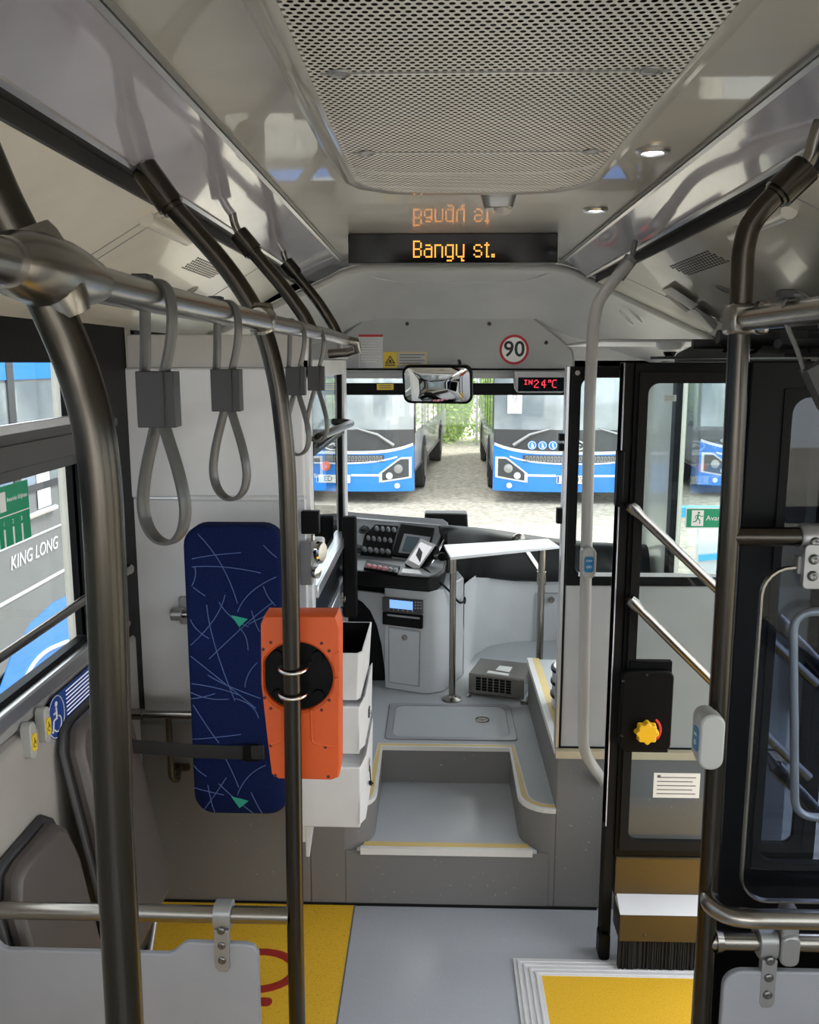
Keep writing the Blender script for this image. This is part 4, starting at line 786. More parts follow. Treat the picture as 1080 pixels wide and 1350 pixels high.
# partition behind the driver
PY = 2.80; pr_ = -.425
t = thing('partition', 'large white partition wall behind the driver, with a ledge across it', 'partition', (-.7, PY, .66)); px0 = at(172, 700, Y=PY).x
m = MB(); m.box(px0+.01, pr_, PY, PY+.03, .66, at(300, 658, Y=PY).z); obj('lower_panel', m, 'panel_white', t, bevel=.004)
m = MB(); zl = at(300, 656, Y=PY).z; zu = at(300, 485, Y=PY).z; m.box(px0+.01, pr_, PY-.012, PY+.03, zl, zu); obj('upper_panel', m, 'panel_white', t, bevel=.006)
m = MB(); zt = at(300, 441, Y=PY).z; m.box(px0+.02, pr_, PY-.0, PY+.03, zu, zt); obj('top_beam', m, 'pole_grey', t, bevel=.003)
m = MB(); m.cyl((at(240, 660, Y=PY).x, PY-.012, zl), (pr_, PY-.012, zl), .010, 12); obj('ledge', m, 'panel_white', t)
m = MB(); m.box(px0-.005, px0+.006, PY-.015, PY+.03, .66, zt); m.box(px0+.010, px0+.014, PY-.02, PY, .66, zt, 1); obj('edge_trim', m, ['black', 'alu'], t)
# wall bar on the wheel box
t = thing('wall_bar', 'steel bar with bent leg mounted low behind the blue back rest', 'hand rail', (-.8, 2.66, 1.0)); b = at(222, 942, Y=2.62)
m = MB(); m.cyl((XL+.02, 2.62, b.z), (at(340, 942, Y=2.62).x, 2.62, b.z), .0135, 16); sx = at(176, 942, Y=2.62).x; m.cyl((sx-.02, 2.62, b.z), (sx+.03, 2.62, b.z), .018, 18); obj('tube', m, 'steel', t)
c_ = at(236, 1014, Y=2.72); m = MB(); m.tube(fillet([(b.x, 2.62, b.z), (b.x, 2.62, c_.z+.02), (b.x+.012, 2.64, c_.z), (c_.x, 2.73, c_.z)], .03), .0105, 14)
m.prism(rrect(c_.x, c_.z, .07, .025, .011), 'XZ', 2.732, 2.739); obj('leg', m, 'brown_metal', t)
# back rest bracket
t = thing('clamp_bracket', 'small grey clamp holding a short tube on the white partition', 'bracket', at(236, 808, Y=2.75)); q = at(236, 808, Y=2.76)
m = MB(); m.prism(rrect(q.x+.006, q.z, .030, .095, .01), 'XZ', PY-.012, PY-.0); m.tube([(q.x-.024, 2.755, q.z-.004), (q.x+.014, 2.755, q.z-.004)], .021, 18); m.box(q.x-.01, q.x+.014, 2.755, PY, q.z-.018, q.z+.014); obj('clamp', m, 'clamp_grey', t, bevel=.003)
m = MB(); m.cyl((q.x, 2.755, q.z-.004), (q.x+.3, 2.755, q.z-.004), .0125, 16); m.cyl((q.x+.16, 2.755, q.z-.004), (q.x+.16, 2.50, q.z-.004), .011, 12); obj('tube', m, 'steel', t)
# blue back rest cushion
BY = 2.44; a = at(247, 693, Y=BY-.03); b = at(376, 1075, Y=BY-.03); bx0 = at(248, 880, Y=BY-.03).x; bx1 = at(375, 880, Y=BY-.03).x
t = thing('back_rest', 'tall dark blue patterned back rest cushion before the white partition', 'back rest', ((bx0+bx1)/2, BY, b.z))
cx_, cz_, w_, h_ = (bx0+bx1)/2, (a.z+b.z)/2, bx1-bx0, a.z-b.z; m = MB()
F1 = rrect(cx_, cz_, w_, h_, .06, 6); F0 = rrect(cx_, cz_, w_-.03, h_-.03, .05, 6); n = len(F1)
ys_ = [(F0, BY+.045), (F1, BY+.035), (F1, BY-.02), (rrect(cx_, cz_, w_-.010, h_-.010, .057, 6), BY-.030), (F0, BY-.036)]
m.add([(p[0], y, p[1]) for F_, y in ys_ for p in F_], [(j*n+k, j*n+(k+1) % n, (j+1)*n+(k+1) % n, (j+1)*n+k) for j in range(4) for k in range(n)]+[tuple(range(n)), tuple(range(5*n-1, 4*n-1, -1))], 0)
def fl(pts, w=.0022, mi=1):
    P_ = [Vector((at(px, py, Y=BY-.0365).x, at(px, py, Y=BY-.0365).z, 0)) for px, py in pts]; a_, b_, c__ = P_[0], P_[len(P_)//2], P_[-1]
    ctrl = b_*2-(a_+c__)*.5; Q = [a_*(1-s)**2+ctrl*2*s*(1-s)+c__*s*s for s in [k/8 for k in range(9)]]
    m.band([V(q.x, BY-.0363, q.y) for q in Q], .0010, w, (0, 1, 0), mi, closed=False)
Sx = lambda x, y: (230+x*290/890, 670+y*440/1350)
for L_ in ([(95, 105), (190, 230), (255, 385)], [(70, 205), (160, 190), (270, 180)], [(70, 238), (200, 238), (350, 262)], [(255, 420), (310, 340), (412, 278)], [(360, 315), (380, 360), (410, 395)], [(180, 380), (230, 440), (300, 480)], [(205, 350), (160, 450), (65, 555)], [(130, 390), (165, 560), (245, 780)], [(140, 610), (180, 540), (300, 460), (400, 380)], [(262, 485), (288, 520), (298, 575)], [(65, 450), (90, 490), (140, 528)], [(65, 598), (180, 690), (330, 810)], [(135, 675), (220, 720), (350, 770)], [(70, 710), (180, 730), (270, 760)], [(65, 745), (140, 770), (220, 772)], [(68, 770), (110, 765), (165, 750)], [(75, 795), (130, 880), (180, 950)], [(70, 935), (160, 928), (270, 915)], [(312, 415), (330, 470), (345, 500)], [(335, 625), (300, 670), (285, 725)], [(245, 770), (310, 800), (340, 850)], [(80, 235), (85, 270), (70, 315)], [(75, 320), (95, 335), (125, 355)], [(360, 150), (390, 180), (415, 200)], [(205, 1010), (235, 1070), (260, 1130)], [(255, 1160), (300, 1085), (370, 1040)], [(210, 1090), (170, 1150), (120, 1220)], [(135, 1120), (150, 1190), (165, 1235)], [(310, 1150), (335, 1200), (355, 1235)], [(180, 1115), (250, 1180), (320, 1235)], [(80, 1130), (120, 1142), (200, 1160)], [(80, 1040), (95, 1060), (130, 1085)], [(300, 470), (360, 440), (430, 415)]):
    fl([Sx(*p) for p in L_])
for T_ in ([(230, 433), (297, 448), (263, 481)], [(230, 1166), (300, 1184), (264, 1213)]):
    P_ = [at(*Sx(*p), Y=BY-.0365) for p in T_]; m.prism([(p.x, p.z) for p in P_], 'XZ', BY-.0375, BY-.0355, 2)
obj('cushion', m, ['fabric_blue', 'fabric_line', 'fabric_green'], t, smooth=60)
m = MB(); m.box(cx_-.03, cx_+.03, BY+.035, BY+.055, cz_-.25, cz_+.25); obj('back_plate', m, 'graphite', t)
# belt strap
A = at(176, 984, Y=2.40); B = at(250, 990, Y=BY-.045); D = at(348, 992, Y=2.36); m = MB(); t = thing('safety_belt', 'black webbing belt across the lower part of the blue back rest', 'belt', A)
m.band([V(XL+.03, 2.55, A.z+.02), A, B, at(300, 992, Y=BY-.045), D], .042, .004, (0, 0, 1), closed=False); obj('webbing', m, 'belt_black', t)
m = MB(); c_ = at(332, 992, Y=2.38); m.prism(rrect(c_.x, c_.z, .05, .05, .008), 'XZ', 2.37, 2.385); obj('buckle', m, 'black', t, bevel=.002)
# orange box on pole
OY = 1.70; t = thing('winch_box', 'bright orange plastic box with round black centre clamped to the grab pole', 'belt box', at(395, 1030, Y=OY))
ob = [at(px, py, Y=OY-.01) for px, py in ((348, 812), (443, 812), (448, 826), (448, 1010), (446, 1028), (438, 1031), (366, 1029), (357, 1023), (351, 975), (343, 905), (342, 825))]
pl_ = [(p.x, p.z) for p in ob]; cxo, czo = sum(p[0] for p in pl_)/len(pl_), sum(p[1] for p in pl_)/len(pl_)
# recess hole: build the front plate with a real round opening
m = MB(); dc = at(391, 894, Y=OY-.01); R_ = .080; N = 44
def ray(poly, c, an):
    dx_, dz_ = math.cos(an), math.sin(an); best = 9
    for i in range(len(poly)):
        (ax_, az_), (bx_, bz_) = poly[i], poly[(i+1) % len(poly)]; ex, ez = bx_-ax_, bz_-az_; den = dx_*ez-dz_*ex
        if abs(den) < 1e-9: continue
        s_ = ((ax_-c[0])*ez-(az_-c[1])*ex)/den; u_ = ((ax_-c[0])*dz_-(az_-c[1])*dx_)/den
        if s_ > 0 and -1e-6 <= u_ <= 1+1e-6: best = min(best, s_)
    return (c[0]+dx_*best, c[1]+dz_*best)
angs = sorted([2*math.pi*k/N for k in range(N)]+[math.atan2(p[1]-dc.z, p[0]-dc.x) % (2*math.pi) for p in pl_])
O_ = [ray(pl_, (dc.x, dc.z), a_) for a_ in angs]; R_ = .074; I_ = [(dc.x+R_*math.cos(a_), dc.z+R_*math.sin(a_)) for a_ in angs]; I2 = [(dc.x+R_*1.07*math.cos(a_), dc.z+R_*1.07*math.sin(a_)) for a_ in angs]
lim = [math.hypot(o_[0]-dc.x, o_[1]-dc.z) for o_ in O_]
O_f = [(cxo+(p[0]-cxo)*.965, czo+(p[1]-czo)*.98) for p in O_]
I2 = [(dc.x+min(R_*1.07, l_*.93)*math.cos(a_), dc.z+min(R_*1.07, l_*.93)*math.sin(a_)) for a_, l_ in zip(angs, lim)]
I_ = [(dc.x+min(R_, l_*.90)*math.cos(a_), dc.z+min(R_, l_*.90)*math.sin(a_)) for a_, l_ in zip(angs, lim)]
rings = [(O_, OY+.05), (O_, OY+.004), (O_f, OY-.006), (I2, OY-.006), (I_, OY-.001), (I_, OY+.012)]; n = len(angs)
m.add([(p[0], y, p[1]) for F_, y in rings for p in F_], [(j*n+k, j*n+(k+1) % n, (j+1)*n+(k+1) % n, (j+1)*n+k) for j in range(5) for k in range(n)]+[tuple(range(n))], 0)
hol = [(357, 847), (347, 856), (349, 920), (357, 934), (424, 848), (434, 858), (434, 923), (424, 936), (357, 983), (429, 985), (363, 1022), (433, 1024)]
for px, py in hol: q = at(px, py, Y=OY-.006); m.prism(circ(q.x, q.z, .0036, 12), 'XZ', OY-.0066, OY-.004, 1)
for px0_, px1_, py0_, py1_ in ((356, 373, 936, 982), (410, 442, 936, 985)):
    a_ = at(px0_, py0_, Y=OY-.006); b_ = at(px1_, py1_, Y=OY-.006); m.tube(fillet([(a_.x if px0_ < 380 else b_.x, OY-.005, b_.z), ((b_.x if px0_ < 380 else a_.x), OY-.005, b_.z+.008), ((b_.x if px0_ < 380 else a_.x), OY-.005, a_.z)], .012, 4), .0028, 8, 0)
for py in (872, 905): q = at(443, py, Y=OY-.006); m.prism([(q.x-.003, q.z+.016), (q.x+.007, q.z+.022), (q.x+.007, q.z-.022), (q.x-.003, q.z-.014)], 'XZ', OY-.009, OY-.004, 0)
obj('housing', m, ['orange', 'orange_dark'], t, smooth=30)
m = MB(); m.prism(circ(dc.x, dc.z, R_*.985, 40), 'XZ', OY+.008, OY+.02); 
for sx_ in (-1, 1):
    for sz_ in (-1, 1): m.lathe([(.013, 0), (.011, .006), (0, .006)], (dc.x+sx_*.042, OY+.008, dc.z+sz_*.042), (0, -1, 0), 16)
obj('disc', m, 'black', t)
for py in (883, 916):
    q = at(386, py, Y=1.65); m = MB(); m.tube([V(q.x+.027*math.cos(k), 1.66-.034*math.sin(k)*1.0, q.z) for k in [math.pi*i/14 for i in range(15)]]+[], .0036, 10); m.cyl((q.x+.027, 1.66, q.z), (q.x+.027, OY+.01, q.z), .0036, 10); m.cyl((q.x-.027, 1.66, q.z), (q.x-.027, OY+.01, q.z), .0036, 10); obj('u_bolt', m, 'chrome', t)
# ================================================================== DRIVER CAB DOOR
DX = -.425; t = thing('cab_door', 'aluminium framed glazed door of the driver cab, seen at a steep angle', 'door', (DX, 3.4, PZ))
def zc(px, py): return at(px, py, X=DX+.015).z
def yc_(px): return at(px, 600, X=DX+.015).y
yn, yf = PY+.03, 3.98
m = MB(); m.box(DX-.02, DX+.015, yn, yn+.07, PZ+.01, 1.94); m.box(DX-.02, DX+.02, yf-.10, yf, PZ+.01, 1.86); m.box(DX-.02, DX+.015, yn, yf, 1.80, 1.86); m.box(DX-.02, DX+.015, yn, yf, PZ+.01, .78); obj('frame', m, 'alu_light', t, bevel=.003)
m = MB(); m.box(DX-.02, DX+.012, yn+.07, yf-.10, .98, 1.03); m.box(DX-.02, DX+.010, yf-.13, yf-.10, 1.0, 1.80); m.box(DX-.02, DX+.012, yn+.07, yn+.10, 1.0, 1.80); m.box(DX-.02, DX+.018, yn+.07, yf-.10, 1.54, 1.58); obj('gasket', m, 'black', t, bevel=.002)
m = MB(); m.box(DX-.015, DX+.028, yn+.05, yf-.10, 1.055, 1.10); m.box(DX-.02, DX+.022, yn+.07, yf-.1, .84, .90); obj('rail', m, 'alu', t, bevel=.004)
m = MB(); m.box(DX-.015, DX+.008, yn+.07, yf-.1, .90, 1.055); obj('black_panel', m, 'black', t); m = MB(); m.box(DX-.018, DX+.008, yn+.07, yf-.1, .78, .84); m.box(DX-.01, DX+.004, yn+.0, yf, PZ+.01, .8); obj('lower_panel', m, 'panel_white', t)
m = MB(); m.box(DX-.004, DX, yn+.08, yf-.12, 1.10, 1.80); obj('glass', m, 'clear_glass', t)
q = at(448, 790, X=DX+.02); m = MB(); m.cyl((DX+.01, q.y, q.z), (DX+.045, q.y, q.z), .012, 12); m.box(DX+.02, DX+.035, q.y-.01, q.y+.01, q.z-.03, q.z+.03); obj('catch', m, 'steel', t, bevel=.002)
m = MB(); zt_ = at(461, 682, Y=3.70).z; zb2 = at(461, 815, Y=3.70).z; xr_ = at(470, 740, Y=3.70).x; m.box(DX+.02, xr_, 3.70, 3.75, zb2, zt_); o = obj('side_pad', m, 'rubber', t, bevel=.01); o['label'] = 'black padded board'
# grab loop
m = MB(); hz = at(430, 572, X=DX+.03).z
m.tube(fillet([(DX-.0, 3.0, hz-.03), (DX+.02, 3.0, hz), (DX+.06, 3.55, hz), (DX+.07, 3.72, hz), (DX-.02, 3.80, hz)], .05, 5), .015, 14); m.box(DX, DX+.03, 2.95, 3.65, hz-.035, hz-.03); obj('grab_handle', m, 'steel_dark', t)
m = MB(); q = at(440, 466, X=DX+.02); m.box(DX-.03, DX+.03, yf-.5, yf-.02, q.z-.02, q.z+.02); m.cyl((DX, yf-.08, q.z+.02), (DX, yf-.08, q.z+.08), .014, 14); obj('top_hinge', m, 'pole_grey', t, bevel=.003)
# lock and card reader at the near edge
t = thing('door_lock', 'chromed lock with round knob on the near edge of the cab door', 'lock', at(412, 735, Y=2.78)); q = at(410, 735, Y=2.77)
m = MB(); m.box(q.x-.035, q.x+.005, 2.755, 2.80, q.z-.09, q.z+.05); obj('case', m, 'clamp_grey', t, bevel=.004)
m = MB(); k_ = at(421, 727, Y=2.75); m.lathe([(.012, 0), (.012, .01), (.036, .014), (.036, .024), (.03, .03), (0, .03)], (k_.x-.015, 2.75, k_.z), (1, -.35, 0), 24); m.cyl((k_.x-.02, 2.75, k_.z+.035), (k_.x-.02, 2.75, k_.z+.055), .006, 12); m.lathe([(.02, 0), (.02, .012), (0, .014)], (k_.x-.015, 2.75, k_.z-.07), (1, -.5, 0), 18); obj('knob', m, 'chrome', t)
m = MB(); a = at(405, 674, Y=2.76); b = at(421, 704, Y=2.76); m.box(a.x-.02, b.x, 2.755, 2.79, b.z, a.z); tag(obj('card_reader', m, 'black', bevel=.003), 'small square black box above the cab door lock', 'card reader')
m = MB(); a = at(404, 712, Y=2.79); b = at(426, 745, Y=2.79); m.box(a.x, b.x, 2.80, 2.86, b.z, a.z); tag(obj('ticket_roll_box', m, 'white_plastic', bevel=.01), 'small white box just behind the cab door lock', 'box')
# bins on the partition end
def bin_px(corners, Y): return [at(px, py, Y=Y) for px, py in corners]
BN, BF = 2.44, 2.76; xr = at(478, 862, Y=BN).x; xl = -.425; zt = at(478, 862, Y=BN).z; zb_ = at(476, 926, Y=BN).z
t = thing('waste_bin', 'open white waste bin with black inside beside the cab door', 'bin', ((xl+xr)/2, 2.6, zb_)); m = MB()
A_ = [(xl, BN, 0), (xr-.04, BN, 0), (xr, BN+.05, 0), (xr+.004, BF, 0), (xl, BF, 0)]
A_ = [(xl, BN), (xr-.012, BN), (xr, BN+.02), (xr+.004, BF), (xl, BF)]; cen = (xl+.1, 2.62)
sh = lambda P_, s_: [((p[0]-cen[0])*s_+cen[0], (p[1]-cen[1])*s_+cen[1]) for p in P_]
n = 5; vs = [(p[0], p[1], z) for P_, z in ((sh(A_, .92), zb_), (A_, zt), (sh(A_, .96), zt)) for p in P_]
m.add(vs, [tuple(range(n))]+[(j*n+k, j*n+(k+1) % n, (j+1)*n+(k+1) % n, (j+1)*n+k) for j in range(2) for k in range(n)]); obj('body', m, 'white_plastic', t, bevel=.002)
vs = [(p[0], p[1], z) for P_, z in ((sh(A_, .958), zt-.001), (sh(A_, .89), zb_+.01)) for p in P_]; m = MB(); m.add(vs, [(k, (k+1) % n, n+(k+1) % n, n+k) for k in range(n)]+[tuple(range(n, 2*n))]); obj('liner', m, 'black', t)
def cashbox(z1, z0, px, label, lock):
    xr2 = px; t = thing('ticket_box', label, 'box', ((xl+xr2)/2, 2.6, z0), 'white boxes below the waste bin')
    m = MB(); m.hexa([(xl, BN+.02, z0), (xr2-.004, BN+.02, z0), (xr2-.004, BF, z0), (xl, BF, z0)], [(xl, BN, z1), (xr2, BN, z1), (xr2, BF, z1), (xl, BF, z1)]); obj('body', m, 'white_plastic', t, bevel=.004)
    m = MB(); m.hexa([(xr2-.006, BN+.012, z0+.012), (xr2+.012, BN+.04, z0+.02), (xr2+.012, BF-.01, z0+.02), (xr2-.006, BF, z0+.01)], [(xr2-.002, BN+.004, z1-.0), (xr2+.016, BN+.03, z1+.028), (xr2+.016, BF-.01, z1+.03), (xr2-.002, BF, z1+.0)]); lid = obj('front_flap', m, 'white_plastic', t, bevel=.003)
    if lock == 1:
        m = MB(); m.box(xr2+.012, xr2+.018, 2.58, 2.61, (z0+z1)/2-.014, (z0+z1)/2+.014); m.lathe([(.006, 0), (.006, .004), (0, .004)], (xr2+.018, 2.595, (z0+z1)/2), (1, 0, 0), 10, 1); obj('lock', m, ['clip_grey', 'chrome'], lid)
    else:
        m = MB(); m.box(xr2+.012, xr2+.02, 2.53, 2.55, z0+.15, z0+.19, 1); m.tube([(xr2+.02, 2.54, z0+.165), (xr2+.024, 2.53, z0+.12), (xr2+.03, 2.55, z0+.10)], .002, 6); m.hexa([(xr2+.018, 2.52, z0+.125), (xr2+.018, 2.56, z0+.10), (xr2+.018, 2.565, z0+.085), (xr2+.018, 2.525, z0+.11)], [(xr2+.026, 2.52, z0+.125), (xr2+.026, 2.56, z0+.10), (xr2+.026, 2.565, z0+.085), (xr2+.026, 2.525, z0+.11)]); obj('key', m, ['black', 'chrome'], lid)
za1 = at(470, 932, Y=BN).z; za0 = at(470, 1000, Y=BN).z; zb1 = at(470, 1012, Y=BN).z; zb0 = at(470, 1096, Y=BN).z; xq = at(475, 1000, Y=BN).x
cashbox(za1, za0+.004, xq, 'upper white ticket box with a small lock, directly under the waste bin', 1)
cashbox(zb1, zb0, xq, 'lower and larger white ticket box with a key hanging from it', 2)
m = MB(); a = at(401, 1025, Y=2.5); b = at(413, 1130, Y=2.5); m.hexa([(a.x, 2.5, b.z), (a.x+.012, 2.5, b.z), (a.x+.012, 2.73, b.z+.1), (a.x, 2.73, b.z+.1)], [(a.x, 2.5, a.z), (b.x+.01, 2.5, a.z), (b.x+.01, 2.73, a.z), (a.x, 2.73, a.z)]); m.box(a.x-.0, b.x+.016, 2.47, 2.5, a.z-.07, a.z-.06); m.box(a.x-.0, b.x+.016, 2.47, 2.5, a.z-.09, a.z-.08); m.box(a.x-.02, a.x, 2.5, 2.735, b.z+.05, a.z); tag(obj('box_holder', m, 'white_plastic', bevel=.002), 'narrow white bracket left of the lower ticket box, behind the pole', 'bracket')
# ================================================================== DRIVER SEAT
t = thing('driver_seat', 'black driver seat seen through the glass of the cab door', 'seat', (-.62, 3.75, PZ)); sx1 = at(471, 740, Y=3.95).x
def softbox(x0, x1, y0, y1, z0, z1, mt, nm, bv=.03): m = MB(); m.box(x0, x1, y0, y1, z0, z1); return obj(nm, m, mt, t, bevel=bv)
a = at(461, 682, Y=4.0); b = at(461, 814, Y=4.0); sx1 = -.47
m = MB(); m.prism(rrect(sx1-.20, (a.z+b.z)/2+.05, .46, a.z-b.z+.1-.1, .05), 'XZ', 3.99, 4.06); obj('backrest', m, 'rubber', t, bevel=.015)
m = MB(); m.prism(rrect(sx1-.2, (a.z+b.z)/2+.02, .40, .34, .05), 'XZ', 4.055, 4.09); obj('back_cushion', m, 'driver_fabric', t, bevel=.015)
m = MB(); m.prism(rrect(sx1-.2, 4.14, .42, .26, .06), 'XY', b.z-.06, b.z+.03); obj('seat_cushion', m, 'driver_fabric', t, bevel=.02)
m = MB(); m.prism(rrect(sx1-.15, 4.2, .32, .36, .04), 'XY', PZ+.001, b.z-.05, scale=.75); obj('pedestal', m, 'rubber', t, bevel=.01)
m = MB(); m.box(sx1+.005, sx1+.03, 3.98, 4.0, b.z+.02, b.z+.1); obj('belt_clip', m, 'orange_sticker', t)
# ================================================================== FRONT: HEADER, MIRROR, DISPLAYS
HY = 4.50
def hp(px, py, Y=HY): p = at(px, py, Y=Y); return (p.x, p.z)
t = thing('header_panel', 'grey header board with cut corners above the windscreen', 'panel', (.1, HY, 1.82))
ol = [hp(*q) for q in ((449, 486), (449, 446), (462, 436), (484, 419), (500, 413), (518, 411), (680, 411), (696, 414), (744, 452), (754, 462), (756, 474), (756, 486))]
m = MB(); m.prism(ol, 'XZ', HY-.012, HY+.015); obj('board', m, 'header_grey', t, bevel=.003)
m = MB(); e_ = [V(p[0], HY-.012, p[1]) for p in ol]; m.tube(e_[1:], .0045, 6); obj('seal', m, 'trim_grey', t)
a = hp(449, 487, HY-.03); b = hp(756, 499, HY-.03); m = MB(); m.box(a[0], b[0]-.01, HY-.04, HY+.018, b[1], a[1]-.004); m.box(a[0], b[0]-.02, HY-.041, HY-.03, b[1]+.03, b[1]+.033, 1); obj('ledge', m, ['header_grey', 'trim_grey'], t, bevel=.004)
for px, py in ((537, 427), (645, 427), (466, 452), (720, 452)): m = MB(); q = hp(px, py); m.lathe([(.010, 0), (.009, .004), (.004, .006), (0, .004)], (q[0], HY-.012, q[1]), (0, -1, 0), 14); obj('screw', m, 'graphite', t)
yS = HY-.0135
def card(name, px0, py0, px1, py1, mt, extra, label, cat, Y=yS):
    a = at(px0, py0, Y=Y); b = at(px1, py1, Y=Y); m = MB(); m.box(a.x, b.x, Y, Y+.0012, b.z, a.z, 0); extra(m, a, b); return tag(obj(name, m, mt), label, cat)
def ex1(m, a, b):
    m.box(a.x, b.x, yS-.0004, yS, a.z-.012, a.z, 1); m.box(a.x+.003, b.x-.003, yS-.0004, yS, b.z+.004, a.z-.016, 2)
    for k in range(9): z_ = a.z-.03-k*.013; m.box(a.x+.012, b.x-.012-.01*(k % 3), yS-.0008, yS-.0004, z_-.003, z_, 0)
card('notice', 473, 441, 505, 485, ['paper', 'ink_red', 'clamp_grey'], ex1, 'grey printed notice with a dark red head on the header board', 'notice')
def ex2(m, a, b):
    cx_, cz_ = (a.x+b.x)/2, (a.z+b.z)/2; s = .026; m.prism([(cx_-s, cz_-s*.7), (cx_+s, cz_-s*.7), (cx_, cz_+s*.9)], 'XZ', yS-.0005, yS, 1); m.prism([(cx_-s*.6, cz_-s*.5), (cx_+s*.6, cz_-s*.5), (cx_, cz_+s*.5)], 'XZ', yS-.0008, yS-.0005, 0); m.prism(circ(cx_, cz_-s*.2, s*.28, 12), 'XZ', yS-.001, yS-.0008, 1); m.box(cx_-s, cx_+s, yS-.0005, yS, cz_-s*1.1, cz_-s*.9, 1)
card('warning_sticker', 505.5, 464, 523.5, 485, ['sticker_yellow', 'ink_black'], ex2, 'small yellow warning sticker with a black triangle on the header board', 'sticker')
def ex3(m, a, b):
    m.frame([(a.x, b.z), (b.x, b.z), (b.x, a.z), (a.x, a.z)], [(a.x+.003, b.z+.003), (b.x-.003, b.z+.003), (b.x-.003, a.z-.003), (a.x+.003, a.z-.003)], 'XZ', yS-.0006, yS, 1)
    for k in range(4): z_ = a.z-.012-k*.014; m.box(a.x+.01, b.x-.012-.02*(k % 2), yS-.0006, yS, z_-.004, z_, 2)
card('label_sticker', 524, 464, 563, 481, ['pole_grey', 'sticker_yellow', 'ink'], ex3, 'pale text label beside the yellow warning sticker', 'sticker')
q = at(678, 461, Y=yS); m = MB(); r_ = 19*4.5/1150; m.prism(circ(q.x, q.z, r_, 40), 'XZ', yS, yS+.001, 1); m.prism(circ(q.x, q.z, r_*.83, 40), 'XZ', yS-.0004, yS, 0)
m.text('90', .108, (q.x, yS-.0008, q.z), (1, 0, 0), (0, 0, 1), 2, depth=.0004, bold=.0018); tag(obj('speed_sticker', m, ['sign_white', 'ink_red', 'ink_black']), 'round red and white sticker reading 90 on the header board', 'sticker')
# roller blind
t = thing('sun_blind', 'rolled black sun blind across the top of the windscreen', 'blind', (.1, 4.8, 1.68)); BYy = 4.80; a = at(449, 505, Y=BYy); b = at(752, 521, Y=BYy)
m = MB(); m.box(a.x, b.x, BYy, BYy+.04, b.z, a.z); m.box(a.x, b.x-.02, BYy-.004, BYy, b.z, b.z+.012); obj('cassette', m, 'black', t, bevel=.004)
for x in (a.x+.01, b.x-.03): m = MB(); m.box(x, x+.015, BYy+.01, BYy+.03, a.z, 1.935); m.box(x, x+.015, BYy+.01, 5.0, 1.92, 1.935); obj('bracket', m, 'black', t)
a = at(497, 506, Y=BYy-.002); b = at(519, 514, Y=BYy-.002); m = MB(); m.box(a.x, b.x, BYy-.006, BYy-.0005, b.z, a.z, 0)
for k in range(2): m.box(a.x+.012, b.x-.012, BYy-.0065, BYy-.006, a.z-.012-k*.012, a.z-.007-k*.012, 1)
obj('label', m, ['sticker_yellow', 'ink'], t)
# interior mirror (slightly convex, turned to the driver seat)
t = thing('interior_mirror', 'rounded rectangular interior mirror with black rim below the header board', 'mirror', at(576, 507, Y=4.25)); c_ = at(576.5, 507, Y=4.25); mw, mh = .342, .186
RM = Matrix.Rotation(math.radians(-13), 3, 'Z') @ Matrix.Rotation(math.radians(11), 3, 'X')
m = MB(); R1 = rrect(0, 0, mw, mh, .038, 6); R2 = rrect(0, 0, mw-.02, mh-.02, .034, 6); n = len(R1)
ly = [(R2, .035), (R1, .022), (R1, -.002), (R2, -.006), (R2, -.003)]
m.add([c_+RM @ V(p[0], y, p[1]) for F_, y in ly for p in F_], [(j*n+k, j*n+(k+1) % n, (j+1)*n+(k+1) % n, (j+1)*n+k) for j in range(4) for k in range(n)]+[tuple(range(n))]); obj('housing', m, 'black', t)
m = MB(); rings = []; NR = 7
vs = [c_+RM @ V(0, -.020, 0)]
for j in range(1, NR+1):
    s_ = j/NR; vs += [c_+RM @ V(p[0]*s_, -.004-.016*(1-s_*s_), p[1]*s_) for p in R2]
fs = [(0, 1+k, 1+(k+1) % n) for k in range(n)]+[(1+j*n+k, 1+j*n+(k+1) % n, 1+(j+1)*n+(k+1) % n, 1+(j+1)*n+k) for j in range(NR-1) for k in range(n)]
m.add(vs, fs); obj('mirror_glass', m, 'mirror', t, smooth=80)
m = MB(); m.tube([c_+V(.11, .02, mh/2-.01), c_+V(.11, .08, mh/2+.01), (c_.x+.11, HY-.03, c_.z+mh/2+.02)], .008, 10); obj('arm', m, 'black', t)
# temperature display
t = thing('temperature_display', 'small red LED display reading IN 24 °C at the top of the windscreen', 'display', at(712, 507, Y=4.38)); a = at(679, 489, Y=4.38); b = at(747, 518, Y=4.38); cx_ = (a.x+b.x)/2
m = MB(); m.prism([(a.x-.005, a.z), (b.x+.005, a.z), (b.x-.004, b.z+.02), (b.x-.018, b.z), (a.x+.02, b.z), (a.x+.006, b.z+.02)], 'XZ', 4.385, HY-.03); obj('housing', m, 'clamp_grey', t, bevel=.004)
a2 = at(683.5, 497.5, Y=4.38); b2 = at(743.5, 516, Y=4.38); m = MB(); m.box(a2.x, b2.x, 4.381, 4.386, b2.z, a2.z); obj('screen', m, 'black_gloss', t)
F = {'I': ['111', '010', '010', '010', '111'], 'N': ['1001', '1101', '1111', '1011', '1001'], '2': ['0110', '1001', '0001', '0010', '0100', '1000', '1111'], '4': ['0010', '0110', '1010', '1010', '1111', '0010', '0010'], 'o': ['111', '101', '101'], 'C': ['0111', '1000', '1000', '1000', '1000', '1000', '0111']}
m = MB(); x = at(692, 507, Y=4.38).x; zt = at(692, 501, Y=4.38).z; p_ = .0058
